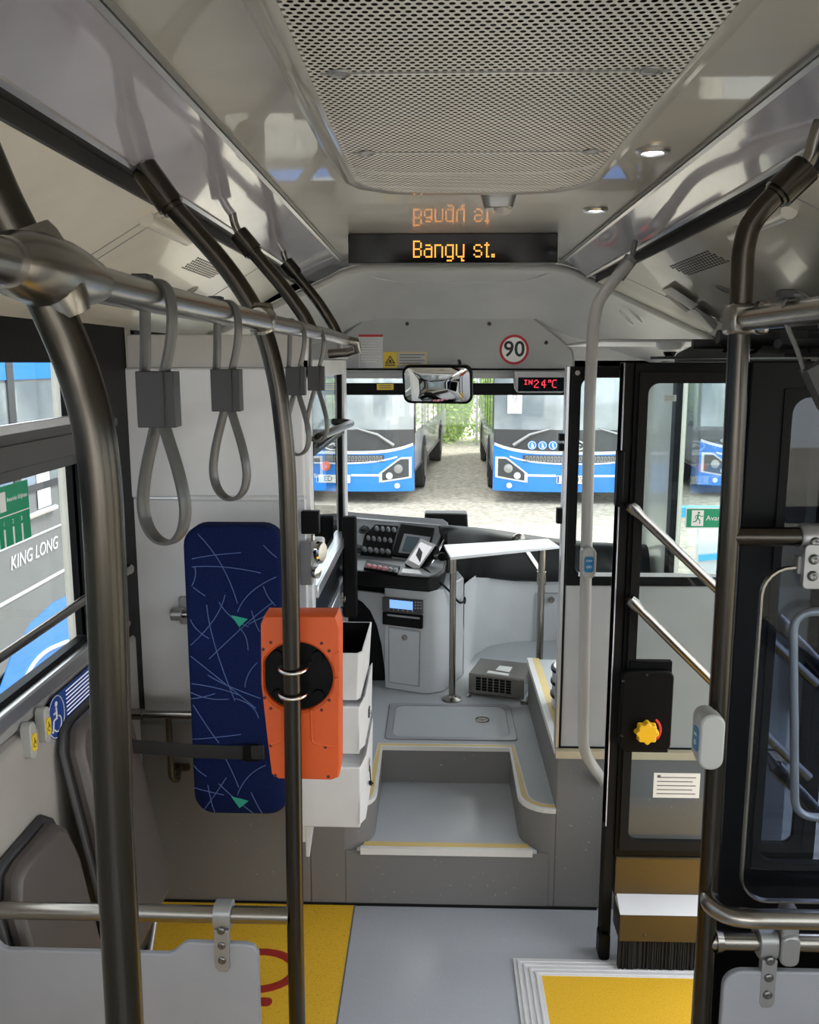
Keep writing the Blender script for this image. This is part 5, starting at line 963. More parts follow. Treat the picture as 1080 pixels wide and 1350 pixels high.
for ch, sc_, gap in (('I', .85, .006), ('N', .85, .008), ('2', 1, .014), ('4', 1, .009), ('o', .8, .005), ('C', 1, 0)):
    s_ = p_*sc_; g = F[ch]
    for r, row in enumerate(g):
        for k, v_ in enumerate(row):
            if v_ == '1': m.prism(circ(x+k*s_, zt-r*s_-.001, s_*.46, 6), 'XZ', 4.3802, 4.381)
    x += len(g[0])*s_+gap
obj('led_text', m, 'led_red', t)
# ================================================================== DASHBOARD
t = thing('dashboard', 'black dashboard running along under the windscreen with the driver controls', 'dashboard', (0, 4.5, .7))
cols = [(-.98, 4.30, .82, 1.08), (-.5, 4.33, .82, 1.075), (-.2, 4.30, .84, 1.07), (.0, 4.22, .85, 1.06), (.06, 4.10, .82, 1.05), (.13, 4.18, .79, 1.02), (.19, 4.30, .77, 1.0), (.28, 4.44, .735, .975), (.42, 4.50, .705, .945), (.60, 4.53, .695, .92), (.85, 4.55, .69, .90), (1.14, 4.56, .69, .89)]
def ridge(x, y):
    sil = [(300, 678), (455, 680), (520, 685), (590, 693), (640, 697), (700, 706), (745, 713), (820, 718), (1000, 722)]
    px = 575+x*FPX/(y*.9856+.15)
    for (a_, b_), (c_, d_) in zip(sil, sil[1:]):
        if px <= c_ or c_ == 1000: return at(px, b_+(d_-b_)*(px-a_)/(c_-a_), Y=y).z
cols = [(x, y, zl, ridge(x, y+.07)) for x, y, zl, zt in cols]
m = MB(); K = 7; vs = []
for x, y, zl, zt in cols: vs += [(x, y+.02, zl), (x, y-.02, zl+.015), (x, y-.025, zl+.06), (x, y+.02, zt-.03), (x, y+.05, zt-.008), (x, y+.09, zt), (x, 4.995, 1.85-(1.85-zt)*4.995/(y+.09)-.03)]
m.add(vs, [(i*K+k, i*K+k+1, (i+1)*K+k+1, (i+1)*K+k) for i in range(len(cols)-1) for k in range(K-1)]); obj('dash_top', m, 'dash_black', t, smooth=60)
# tray (black rimmed)
TZ_ = .919
tr = [at(px, py, Z=TZ_) for px, py in ((430, 748), (470, 753), (540, 760), (566, 762), (578, 759), (586, 752), (590, 735), (600, 715), (540, 715), (430, 715))]
m = MB(); m.slab([(p.x, p.y, TZ_-.066) for p in tr], (0, 0, .066)); obj('rim', m, 'dash_black', t, bevel=.008)
cc = V(sum(p.x for p in tr)/10, sum(p.y for p in tr)/10, 0); m = MB(); m.slab([(cc.x+(p.x-cc.x)*.95, cc.y+(p.y-cc.y)*.90, TZ_-.002) for p in tr], (0, 0, .003)); obj('tray', m, 'dash_grey', t)
# slanted switch panel
TLp, TRp, BLp, BRp = at(440, 682, Y=4.36), at(592, 697, Y=4.22), at(440, 735, Y=4.10), at(560, 752, Y=3.93)
e1 = (TRp-TLp).normalized(); nrm = (TRp-TLp).cross(BLp-TLp).normalized()
if nrm.y > 0: nrm = -nrm
def hit(px, py, lift=0):
    d_ = ROT @ Vector(((px-540)/FPX, -(py-675)/FPX, -1)); o = V(0, 0, CAMZ); p0 = TLp+nrm*lift; return o+d_*((p0-o).dot(nrm)/d_.dot(nrm))
Z4 = lambda x, y: (400+x/2.571, 660+y/2.571)
def pq(pts, l0, l1, name, mt, par, bv=0): m = MB(); m.slab([hit(*p, l0) for p in pts], nrm*(l1-l0)); return obj(name, m, mt, par, bevel=bv)
pq([(440, 682), (520, 689), (585, 694), (592, 699), (578, 725), (562, 751), (440, 736)], -.05, 0, 'cluster', 'dash_grey', t, .004)
m = MB(); m.tube(fillet([hit(*p, .002) for p in ((440, 681), (520, 688), (588, 694), (592, 702), (563, 752), (440, 737))], .02, 4), .006, 8); obj('bezel', m, 'alu', t)
pn = pq([Z4(*p) for p in ((245, 82), (322, 88), (305, 150), (300, 196), (192, 186), (208, 118))], 0, .004, 'switch_bank', 'black', t, .001)
mon = pq([Z4(*p) for p in ((330, 84), (446, 98), (418, 206), (300, 190))], 0, .012, 'monitor', 'black', t, .003)
pq([Z4(*p) for p in ((342, 112), (432, 124), (412, 186), (322, 176))], .012, .013, 'monitor_screen', 'dash_grey', mon)
pq([Z4(*p) for p in ((350, 120), (395, 125), (376, 178), (333, 172))], .013, .0135, 'lit_area', 'lcd_off', mon)
upv = (TLp-BLp).normalized()
def knobs(row, n, par, mt, w=.013, h=.017, d=.02):
    (xa, ya), (xb, yb) = row
    for k in range(n):
        s_ = (k+.5)/n; c0 = hit(*Z4(xa+(xb-xa)*s_, ya+(yb-ya)*s_)); m = MB(); N_ = 10; M_ = Matrix((e1, upv, nrm)).transposed(); vs = []
        m2 = MB(); m2.ball((0, 0, 0), 1, 12); m.add([c0+M_ @ V(p.x*w, p.y*h, max(0, p.z)*d+.002) for p in m2.v], m2.f); obj('switch', m, mt, par)
knobs(((240, 98), (318, 104)), 4, pn, 'switch_grey'); knobs(((212, 130), (305, 140)), 5, pn, 'switch_grey', .011, .016); knobs(((198, 168), (298, 178)), 5, pn, 'switch_grey', .0145)
for px, py in (Z4(207, 100), Z4(186, 165)):
    c0 = hit(px, py); m = MB(); m.lathe([(.028, 0), (.028, .006), (.022, .008), (.022, .004), (.016, .004), (.015, .016), (0, .018)], c0, nrm, 24); m.slab([c0+nrm*.016+e1*a_+upv*b_ for a_, b_ in ((-.003, -.014), (.003, -.014), (.003, .014), (-.003, .014))], nrm*.008); obj('rotary_knob', m, 'graphite', t)
# pink and grey push buttons on the tray
base = MB(); pa = [at(*Z4(*p), Z=TZ_+.006) for p in ((214, 206), (328, 226), (318, 250), (204, 232))]; base.slab([(p.x, p.y, TZ_+.001) for p in pa], (0, 0, .012)); kb = obj('button_row', base, 'black', t, bevel=.002)
for k in range(6):
    s_ = (k+.5)/6; p = at(*Z4(212+(322-212)*s_, 217+(236-217)*s_), Z=TZ_+.02); m = MB(); m.ball((p.x, p.y, TZ_+.013), .0145, 12, 0, (1, 1.5, 1.0)); o = obj('push_button', m, 'pink' if k < 4 else 'clamp_grey', kb)
    o['label'] = 'pink push button' if k < 4 else 'grey push button'
p = [at(*Z4(*q), Z=TZ_+.004) for q in ((338, 230), (392, 236), (402, 250), (332, 244))]; m = MB(); m.slab([(q.x, q.y, TZ_+.001) for q in p], (0, 0, .004)); obj('cover_plate', m, 'alu_light', t)
# bulge on dash top
a = at(559, 692, Y=4.70); b = at(617, 678, Y=4.74); m = MB(); m.hexa([(a.x, 4.66, a.z-.02), (b.x, 4.66, a.z-.02), (b.x, 4.80, a.z-.02), (a.x, 4.80, a.z-.02)], [(a.x+.004, 4.70, b.z+.012), (b.x-.004, 4.70, b.z+.012), (b.x-.004, 4.80, b.z+.012), (a.x+.004, 4.80, b.z+.012)]); tag(obj('dash_screen', m, 'dash_black', bevel=.01), 'small black hooded unit standing on the dashboard top', 'device')
# ticket tablet
tb = [hit(*Z4(*p), l) for p, l in (((397, 130), .09), ((461, 156), .085), ((398, 246), .06), ((342, 212), .07))]; t2 = thing('ticket_terminal', 'white framed touch screen ticket terminal propped on the dashboard', 'terminal', tb[2])
n2 = (tb[1]-tb[0]).cross(tb[3]-tb[0]).normalized(); n2 = -n2 if n2.y > 0 else n2
m = MB(); m.slab(tb, -n2*.035); obj('housing', m, 'black', t2, bevel=.006)
cq = sum(tb, V(0, 0, 0))/4; fr_ = [cq+(p-cq)*.97 for p in tb]; i1 = [cq+(p-cq)*.72 for p in tb]; m = MB(); m.slab([p+n2*.001 for p in [tb[0].lerp(tb[1], .02), tb[0].lerp(tb[1], .82), tb[3].lerp(tb[2], .82), tb[3].lerp(tb[2], .02)]], n2*.004); obj('bezel', m, 'white_plastic', t2, bevel=.002)
bl = lambda u, v: tb[0].lerp(tb[1], u).lerp(tb[3].lerp(tb[2], u), v)
m = MB(); m.slab([bl(.12, .12)+n2*.005, bl(.74, .12)+n2*.005, bl(.74, .84)+n2*.005, bl(.12, .84)+n2*.005], n2*.001); obj('screen', m, 'lcd_grey', t2)
m = MB(); m.slab([bl(.2, .3)+n2*.0062, bl(.5, .42)+n2*.0062, bl(.7, .75)+n2*.0062, bl(.3, .6)+n2*.0062], n2*.0003); obj('display_image', m, 'ink', t2)
st = at(*Z4(470, 190), Y=3.75); m = MB(); m.tube([tb[1].lerp(tb[2], .3)-n2*.02, st], .012, 10); m.ball(st, .02, 12); obj('stand', m, 'black', t2)
m = MB(); m.tube(fillet([bl(.9, .8), at(*Z4(440, 255), Y=3.78), at(*Z4(500, 310), Y=3.80), at(*Z4(530, 350), Y=3.85), at(*Z4(547, 340), Y=3.92)], .06, 6), .005, 8); m.tube(fillet([at(*Z4(480, 190), Y=3.8), at(*Z4(520, 215), Y=3.85), at(*Z4(545, 262), Y=3.95)], .05, 5), .003, 6); obj('cable', m, 'rubber', t2)
q = at(*Z4(547, 338), Y=3.96); m = MB(); m.ball(q, .014, 12, 0, (.5, 1, 1.3)); obj('plug', m, 'rubber', t2)
# console cabinet below
t = thing('console_cabinet', 'light grey console cabinet under the switch tray, with a radio in it', 'cabinet', (-.1, 3.85, PZ)); CA, CB, CC_, CD = V(-.228, 3.83, 0), V(-.032, 3.755, 0), V(.045, 3.80, 0), V(.135, 4.0, 0)
m = MB(); m.prism([(CA.x, CA.y), (CB.x-.02, CB.y+.008), (CB.x+.012, CB.y+.006), (CC_.x, CC_.y), (CD.x, CD.y), (.1, 4.2), (CA.x, 4.2)], 'XY', PZ+.001, .853); obj('body', m, 'panel_grey', t, bevel=.006)
fdir = (CB-CA).normalized(); fn = V(fdir.y, -fdir.x, 0)
def cf(px, py, lift=0):
    d_ = ROT @ Vector(((px-540)/FPX, -(py-675)/FPX, -1)); o = V(0, 0, CAMZ); p0 = CA+fn*lift; return o+d_*((p0-o).dot(fn)/d_.dot(fn))
def cq_(pts, l0, l1, name, mt, par, bv=0): m = MB(); m.slab([cf(*p, l0) for p in pts], fn*(l1-l0)); return obj(name, m, mt, par, bevel=bv)
dr = cq_([Z4(*p) for p in ((292, 430), (394, 446), (391, 627), (292, 612))], 0, .004, 'service_door', 'panel_grey', t, .001)
m = MB(); e_ = [cf(*Z4(*p), .002) for p in ((290, 427), (396, 443), (393, 630), (290, 615))]; m.tube(e_, .0016, 5, closed=True); obj('door_gap', m, 'trim_grey', t)
q = cf(*Z4(343, 464), .004); m = MB(); m.lathe([(.014, 0), (.013, .005), (.006, .005), (.006, .002), (0, .002)], q, fn, 18); obj('lock', m, 'steel', dr)
q1 = cq_([Z4(*p) for p in ((273, 324), (408, 337), (407, 385), (273, 372))], 0, .02, 'radio', 'graphite', t, .002); q1['label'] = 'dark radio with a lit blue display'
cq_([Z4(*p) for p in ((293, 335), (371, 343), (371, 371), (293, 363))], .02, .0215, 'lcd', 'lcd_blue', q1)
m = MB()
for k in range(6): p = cf(*Z4(290+k*16, 368+k*1.5), .02); m.ball(p, .0035, 8)
for i in range(3):
    for j in range(3): p = cf(*Z4(380+i*9, 345+j*10), .02); m.ball(p, .004, 8)
obj('key', m, 'clamp_grey', q1)
q2 = cq_([Z4(*p) for p in ((273, 374), (407, 388), (406, 432), (273, 416))], 0, .018, 'tachograph', 'black', t, .002); cq_([Z4(*p) for p in ((285, 384), (395, 396), (395, 402), (285, 390))], .018, .02, 'slot', 'dash_grey', q2)
# arch shaped knee panel left of the console
t = thing('knee_panel', 'light grey panel with black round knee opening left of the console', 'panel', (-.33, 3.9, PZ)); KY = 3.90
m = MB(); arcp = [hp(*q, KY) for q in ((440, 775), (509, 783), (509, 908), (507, 880), (503, 850), (497, 825), (488, 805), (478, 794), (468, 788), (440, 784))]; m.prism(arcp, 'XZ', KY, KY+.02); obj('board', m, 'panel_grey', t, bevel=.003)
m = MB(); m.box(-.98, -.2, KY+.03, KY+.06, PZ+.001, .86); obj('recess', m, 'rubber', t)  # black board stands in for the shade inside the knee opening
# ticket shelf on posts
sh_z = 1.037; t = thing('shelf_table', 'narrow white-topped shelf on two steel posts at the front platform', 'shelf', (.2, 3.8, PZ))
pts = [at(*q, Z=sh_z) for q in ((585, 718), (723, 710), (738, 720), (594, 735))]; m = MB(); m.slab(pts, (0, 0, -.012)); obj('top', m, 'panel_white', t, bevel=.003)
pb = at(596, 922, Z=PZ); m = MB(); m.cyl((pb.x, pb.y, PZ+.002), (pb.x-.0, pb.y, sh_z-.012), .0145, 18); m.lathe([(.045, 0), (.045, .004), (.02, .012), (.016, .02)], (pb.x, pb.y, PZ+.001)); m.box(pb.x-.012, pb.x+.012, pb.y-.014, pb.y+.014, sh_z-.09, sh_z-.012); obj('post', m, 'steel', t)
pr2 = at(714, 762, Y=3.9); m = MB(); m.cyl((pr2.x, 3.9, PZ+.002), (pr2.x, 3.9, sh_z-.012), .0165, 18); m.tube([(pr2.x, 3.9, pr2.z+.03), (pr2.x, 3.9, pr2.z-.03)], .021, 18); m.cyl((pr2.x, 3.9, pr2.z+.02), (pr2.x-.05, 4.47, pr2.z+.06), .014, 14); m.lathe([(.035, 0), (.033, .01), (.015, .02)], (pr2.x-.05, 4.485, pr2.z+.06), (0, -1, 0)); obj('post', m, 'steel', t)
# service flap lines on the curved wall
m = MB(); a = at(709, 782, Y=4.535); b = at(709, 868, Y=4.535); m.box(a.x-.002, a.x+.002, 4.53, 4.54, b.z, a.z); c_ = at(740, 782, Y=4.545); m.box(a.x, c_.x+.1, 4.53, 4.54, a.z-.002, a.z+.002); q = at(727, 791, Y=4.54); m.lathe([(.018, 0), (.016, .006), (.006, .006), (0, .003)], (q.x, 4.54, q.z), (0, -1, 0), 16, 1); tag(obj('service_flap', m, ['trim_grey', 'steel']), 'flush service flap with round lock in the grey wall under the windscreen', 'flap')
# metal heater box
t = thing('heater_box', 'bare metal box with black slotted grille on the front platform', 'heater', at(655, 920, Z=PZ)); b4 = [at(*q, Z=PZ+.002) for q in ((621, 917), (687, 925), (692, 903), (636, 897))]
tz = at(615, 888, Y=b4[0].y).z; A_, B_ = b4[0], b4[1]; uu = (B_-A_).normalized(); vv = V(-uu.y, uu.x, 0); L_ = (B_-A_).length; D_ = .22; zz_ = (PZ+.012, tz)
q4 = [A_-uu*.012, B_+uu*.012, B_+uu*.012+vv*D_, A_-uu*.012+vv*D_]; m = MB(); m.hexa([(p.x, p.y, zz_[0]) for p in q4], [(p.x, p.y, zz_[1]) for p in q4]); obj('case', m, 'steel', t, bevel=.004)
m = MB(); 
for r in range(5):
    for k in range(6):
        s0 = .10+.72*(k/6); s1 = s0+.095; z0_ = zz_[0]+.02+r*(zz_[1]-zz_[0]-.03)/5; p0 = A_+uu*L_*s0; p1 = A_+uu*L_*s1; m.slab([(p0.x, p0.y, z0_), (p1.x, p1.y, z0_), (p1.x, p1.y, z0_+.010), (p0.x, p0.y, z0_+.010)], -vv*.002)
obj('grille', m, 'black', t)
ctr = (q4[0]+q4[2])/2; m = MB(); m.slab([(ctr.x+uu.x*a_+vv.x*b_, ctr.y+uu.y*a_+vv.y*b_, tz+.0005) for a_, b_ in ((-.02, -.03), (.045, -.04), (.045, .03), (-.015, .03))], (0, 0, .001)); m.slab([(ctr.x+uu.x*a_+vv.x*b_, ctr.y+uu.y*a_+vv.y*b_, tz+.0005) for a_, b_ in ((-.05, -.08), (.05, -.09), (.05, -.06), (-.05, -.05))], (0, 0, .001)); obj('label', m, 'paper', t)
m = MB(); p = B_-vv*.01+uu*.02; m.box(p.x-.02, p.x+.02, p.y-.02, p.y+.01, PZ+.001, PZ+.006); m.ball((p.x+.015, p.y, PZ+.02), .012, 10); p = A_; m.box(p.x-.02, p.x, p.y-.02, p.y+.01, PZ+.001, PZ+.006); obj('foot', m, 'steel', t)
# floor hatch
t = thing('floor_hatch', 'grey rectangular floor hatch with rounded inner panel and round lock', 'hatch', at(590, 950, Z=PZ)); a = at(508, 975, Z=PZ); b = at(672, 930, Z=PZ)
m = MB(); m.frame(rrect((a.x+b.x)/2, (a.y+b.y)/2, b.x-a.x, b.y-a.y, .02), rrect((a.x+b.x)/2, (a.y+b.y)/2, b.x-a.x-.05, b.y-a.y-.045, .045), 'XY', PZ, PZ+.005); m.frame(rrect((a.x+b.x)/2, (a.y+b.y)/2, b.x-a.x+.006, b.y-a.y+.006, .022), rrect((a.x+b.x)/2, (a.y+b.y)/2, b.x-a.x-.004, b.y-a.y-.004, .018), 'XY', PZ, PZ+.002, 1)
obj('frame', m, ['grey_enamel', 'trim_grey'], t, bevel=.001); m = MB(); m.prism(rrect((a.x+b.x)/2, (a.y+b.y)/2, b.x-a.x-.055, b.y-a.y-.05, .042), 'XY', PZ+.0005, PZ+.003); obj('panel', m, 'platform_grey', t)
q = at(636, 950, Z=PZ); m = MB(); m.tube([V(q.x+.027*math.cos(k), q.y+.027*math.sin(k), PZ+.004) for k in [2*math.pi*i/24 for i in range(24)]], .003, 6, closed=True); m.prism(circ(q.x, q.y, .022, 20), 'XY', PZ+.003, PZ+.0045); m.box(q.x-.012, q.x+.012, q.y-.004, q.y+.004, PZ+.0045, PZ+.007); obj('lock', m, 'steel', t)
# ================================================================== RIGHT PARTITION
RY = 2.765; t = thing('partition', 'partition by the front door, black framed window above a white panel', 'partition', (.8, RY, .578)); x0 = at(752, 500, Y=RY).x; zt = at(800, 483, Y=RY).z; zm = at(780, 771, Y=RY).z
ozt, ozb = at(790, 498, Y=RY).z, at(790, 757, Y=RY).z; ox = at(766, 500, Y=RY).x
m = MB(); o_ = rrect((x0+XR)/2, (zt+zm)/2, XR-x0, zt-zm, .003, 5); i_ = rrect((ox+XR-.06)/2, (ozt+ozb)/2, XR-.06-ox, ozt-ozb, .03, 5); m.frame(o_, i_, 'XZ', RY-.012, RY+.02); obj('window_frame', m, 'black', t, bevel=.002)
m = MB(); m.box(ox-.01, XR-.05, RY, RY+.005, ozb-.01, ozt+.01); obj('glass', m, 'clear_glass', t)
m = MB(); m.box(x0+.004, XR, RY-.004, RY+.02, .58, zm); obj('lower_panel', m, 'header_grey', t, bevel=.003)
m = MB(); m.box(x0-.014, x0-.002, RY-.012, RY+.03, .58, zt); m.box(x0-.002, x0+.004, RY-.014, RY+.0, .58, zt, 1); m.box(x0, XR, RY-.008, RY+.0, .578, .584, 1); obj('edge_trim', m, ['alu', 'rubber'], t, bevel=.002)
m = MB(); m.box(ox+.01, XR-.1, RY-.014, RY-.010, ozb-.004, ozb+.008); obj('sill', m, 'panel_white', t)
m = MB()
for py0_, py1_ in ((572, 581), (585, 594), (670, 690)): a = at(748, py0_, Y=RY); b = at(748, py1_, Y=RY); m.box(x0-.03, x0-.012, RY-.01, RY+.02, b.z, a.z)
obj('hinge', m, 'black', t, bevel=.001)
m = MB(); m.tube([(x0+.02, RY-.012, zt-.02), (x0+.02, RY-.016, zt-.02)], .008, 12); obj('screw', m, 'steel', t)
# canister behind
t = thing('canister', 'round steel canister with black rims standing on the right wheel box behind the partition', 'canister', (.53, 3.12, .577)); m = MB(); m.lathe([(.09, 0), (.09, .15), (.085, .16), (.075, .16), (.075, .14), (0, .14)], (.53, 3.12, .577)); obj('body', m, 'alu', t)
for z_ in (.62, .67, .72): m = MB(); m.lathe([(.090, 0), (.096, .002), (.096, .01), (.090, .012)], (.53, 3.12, z_)); obj('rim', m, 'black', t)
m = MB(); m.cyl((.448, 3.0, .578), (.448, 3.0, .66), .012, 12); m.ball((.448, 3.0, .66), .016, 12); m.cyl((.455, 2.9, .578), (.455, 2.9, .63), .012, 12); m.ball((.455, 2.9, .63), .016, 12); obj('fastener', m, 'clamp_grey', t)
# ================================================================== OUTSIDE
GZ = -.35
def make_bus(label, plate, paper):
    t = thing('bus', label, 'bus', (0, 0, GZ)); B = lambda x: .16*abs(x/1.25)**3
    def strip(lo, hi, x0, x1, lift, mt, name, par=t, th=.02, N=18, z=GZ):
        m = MB(); vs = []
        for k in range(N+1):
            x = x0+(x1-x0)*k/N; y = B(x)-lift
            for zz2, yy in ((lo(x), y), (hi(x), y), (hi(x), y+th), (lo(x), y+th)): vs.append((x, yy, zz2+z))
        fs = [(i*4+k, i*4+(k+1) % 4, (i+1)*4+(k+1) % 4, (i+1)*4+k) for i in range(N) for k in range(4)]+[(3, 2, 1, 0), (N*4, N*4+1, N*4+2, N*4+3)]
        m.add(vs, fs); return obj(name, m, mt, par, smooth=60)
    c = lambda v: (lambda x: v)
    m = MB(); m.prism(rrect(0, 1.75, 2.5, 2.7, .14, 5), 'XZ', .20, 8.2); m.v = [V(p.x, p.y, p.z+GZ) for p in m.v]; obj('body', m, 'bus_side', t)
    top = lambda x: .80+.13*abs(x/1.25)**4
    strip(c(.20), top, -1.25, 1.25, .02, 'bus_blue', 'bumper', th=.2)
    strip(top, c(1.17), -1.25, 1.25, .0, 'bus_dark', 'lower_screen_band', th=.2)
    strip(c(1.17), c(2.75), -1.25, 1.25, .0, 'bus_glass', 'windscreen', th=.15)
    strip(c(2.75), c(3.05), -1.24, 1.24, -.01, 'bus_dark', 'sign_band', th=.15)
    strip(lambda x: top(x)-.01, lambda x: top(x)+.035, -1.24, 1.24, .03, 'bus_white', 'upper_trim')
    strip(lambda x: top(x)-.09-.08*(1-abs(x/1.25)**2), lambda x: top(x)-.065-.08*(1-abs(x/1.25)**2), -1.0, 1.0, .03, 'bus_white', 'lower_trim')
    g = strip(c(.665), lambda x: .775, -.80, .80, .027, 'bus_dark', 'grille')
    m = MB()
    for k in range(28):
        x = -.76+k*.055
        m.frame([(x, .68), (x+.038, .68), (x+.045, .76), (x+.007, .76)], [(x+.01, .692), (x+.028, .692), (x+.034, .748), (x+.016, .748)], 'XZ', -.036, -.028)
    m.v = [V(p.x, p.y+B(p.x), p.z+GZ) for p in m.v]; obj('grille_pattern', m, 'clamp_grey', g)
    strip(c(.44), c(.475), -.85, -.28, .03, 'bus_white', 'trim_line'); strip(c(.44), c(.475), .28, .85, .03, 'bus_white', 'trim_line')
    for s in (-1, 1):
        lo = lambda x: .375+.16*max(0, (abs(x)-.75)/.45)*.4; hi = lambda x: .46+.25*min(1, max(0, (abs(x)-.72)/.33))
        h = strip(lambda x: lo(x)-.03, lambda x: hi(x)+.03, min(s*.72, s*1.22), max(s*.72, s*1.22), .032, 'bus_white', 'headlight_surround', N=10); strip(lo, hi, min(s*.77, s*1.18), max(s*.77, s*1.18), .045, 'bus_dark', 'headlight', h, N=10)
        for xx_, zz3, rr in ((.88, .45, .055), (1.02, .56, .075)):
            m = MB(); m.lathe([(rr, 0), (rr*.9, .02), (0, .03)], (s*xx_, B(xx_)-.045, zz3+GZ), (0, -1, 0), 18); obj('lamp', m, 'bus_white' if rr < .06 else 'clamp_grey', h)
        m = MB(); m.lathe([(.045, 0), (.04, .015), (0, .015)], (s*1.0, B(1.0)-.03, .29+GZ), (0, -1, 0), 16); obj('fog_lamp', m, 'bus_white', t)
        m = MB(); m.tube([(s*.95, B(.95)-.04, .93+GZ), (s*.70, B(.7)-.05, 1.10+GZ), (s*.35, -.05, 1.20+GZ)], [.03, .022, .012], 8); obj('wiper', m, 'clamp_grey', t)
        for y_ in (2.0, 6.3):
            m = MB(); m.lathe([(.30, 0), (.46, .02), (.47, .06), (.47, .2), (.46, .26), (.1, .26)], (s*1.0, y_, .47+GZ), (s, 0, 0), 26); w = obj('wheel', m, 'tyre', t)
            m = MB(); m.lathe([(.27, 0), (.29, .02), (.20, .0), (.10, .03), (0, .03)], (s*1.262, y_, .47+GZ), (s, 0, 0), 20); obj('rim', m, 'rim', w)
        m = MB(); m.box(s*1.255-.005, s*1.255+.005, .35, 8.0, 1.12+GZ, 2.65+GZ); obj('side_window', m, 'bus_glass', t)
        m = MB(); [m.box(s*1.262-.003, s*1.262+.003, y_, y_+.07, 1.10+GZ, 2.68+GZ) for y_ in (.3, 1.5, 2.7, 4.0, 5.3, 6.6, 7.95)]; m.box(s*1.262-.003, s*1.262+.003, .2, 8.1, .50+GZ, .53+GZ); obj('side_pillar', m, 'bus_dark', t)
        m = MB(); m.tube([(s*1.1, .1, 2.85+GZ), (s*1.45, -.25, 2.8+GZ), (s*1.45, -.25, 2.5+GZ)], .02, 8); m.prism(rrect(s*1.45, 2.25+GZ, .2, .42, .05), 'XZ', -.28, -.2); obj('side_mirror', m, 'bus_dark', t, bevel=.01)
    m = MB(); m.prism(rrect(0, .40+GZ, .54, .125, .015), 'XZ', -.045, -.025, 0); m.text(plate, .115, (.02, -.0455, .40+GZ), (1, 0, 0), (0, 0, 1), 1, depth=.002); m.box(-.262, -.235, -.047, -.045, .345+GZ, .455+GZ, 2); obj('number_plate', m, ['sign_white', 'ink', 'sign_blue'], t)
    m = MB(); m.tube([V(.14*math.cos(k), -.03, .93+.075*math.sin(k)+GZ) for k in [2*math.pi*i/24 for i in range(24)]], .012, 8, closed=True); m.tube([(-.06, -.03, .93+GZ), (.02, -.03, .96+GZ), (.08, -.03, .93+GZ)], .01, 8); m.tube([(.0, -.03, .95+GZ), (.07, -.03, .89+GZ)], .01, 8); obj('emblem', m, 'bus_white', t)
    m = MB()
    for k in range(3):
        x = -.66+k*.16; m.prism(circ(x, .93+GZ, .07, 20), 'XZ', B(x)-.012, B(x)-.004, 0); m.tube([V(x+.058*math.cos(q), B(x)-.014, .93+GZ+.058*math.sin(q)) for q in [2*math.pi*i/20 for i in range(20)]], .005, 6, 1, closed=True); m.prism(circ(x, .955+GZ, .012, 8), 'XZ', B(x)-.018, B(x)-.012, 1); m.prism([(x-.012, .94+GZ), (x+.02-.01*k, .94+GZ), (x+.03, .89+GZ), (x-.02+.01*k, .895+GZ)], 'XZ', B(x)-.018, B(x)-.012, 1)
    obj('access_symbols', m, ['bus_blue', 'bus_white'], t)
    m = MB(); m.prism(circ(-.12, .60+GZ, .075, 20), 'XZ', -.04, -.02, 0); m.text('a', .1, (-.12, -.042, .60+GZ), (1, 0, 0), (0, 0, 1), 1, depth=.002); obj('round_sticker', m, ['orange_sticker', 'bus_white'], t)
    if paper:
        m = MB(); m.box(-1.05, -.83, B(.95)-.03, B(.95)-.02, 1.42+GZ, 1.78+GZ, 0); m.text(paper, .2, (-.94, B(.95)-.031, 1.64+GZ), (1, 0, 0), (0, 0, 1), 1, depth=.002); obj('paper_number', m, ['sign_white', 'clamp_grey'], t)
    return t
def place(t, x, y, deg): t.location = (x, y, GZ); t.rotation_euler = (0, 0, math.radians(deg))
a = at(545, 640, Y=13.75); b = make_bus('blue and white bus parked facing us, left half of the windscreen view', 'ED 153', ''); place(b, a.x-1.25, 13.6, -4.2)
a = at(650, 640, Y=13.75); b = make_bus('blue bus facing us with a paper number 9 behind its windscreen', 'ED 054', '9'); place(b, a.x+1.25, 13.6, -1.2)
b = make_bus('blue bus seen in part through the glass of the open front door', 'ED 271', ''); place(b, 5.6, 14.3, -3)
b = make_bus('blue bus further left, seen only through the cab door glass', 'ED 112', ''); place(b, -5.6, 14.2, -4)
# neighbouring bus outside the left windows
t = thing('bus', 'grey and blue bus parked alongside, filling the left side window', 'bus', (-2.9, 4, GZ)); BX = -2.75
m = MB(); m.box(BX-2.3, BX, -3, 9, GZ+.2, 2.6); obj('body', m, 'bus_grey', t, bevel=.05)
m = MB(); m.box(BX, BX+.004, -2.8, 8.8, 1.02, 1.72); m.box(BX+.004, BX+.008, -2.8, 8.8, 2.0, 2.3); obj('side_window', m, 'bus_glass', t)
m = MB(); m.box(BX, BX+.01, -2.8, 8.8, 1.74, 2.0); obj('blue_band', m, 'bus_blue', t)
m = MB()
for y_ in (4.0, 5.55, 6.3, 7.6): m.box(BX, BX+.014, y_, y_+.09, .95, 2.0)
m.box(BX, BX+.012, -2.8, 8.8, .98, 1.03); obj('window_pillar', m, 'bus_dark', t)
m = MB(); m.box(BX, BX+.006, -2.8, 8.8, .672, .684); m.box(BX, BX+.006, -2.8, 8.8, .325, .345); a = at(46, 731, X=BX); m.text('KING LONG', .13, (BX+.001, a.y, a.z+.01), (0, 1, 0), (0, 0, 1), 0, depth=.004, shear=.2); obj('lettering', m, 'bus_white', t)
m = MB(); pp = [at(px, py, X=BX) for px, py in ((-40, 960), (0, 905), (15, 862), (40, 822), (70, 794), (110, 774), (150, 764), (190, 762), (190, 840), (100, 900))]; pp = [(p.y, p.z) for p in pp]; m.prism(pp, 'YZ', BX, BX+.006); obj('blue_swoosh', m, 'bus_blue', t)
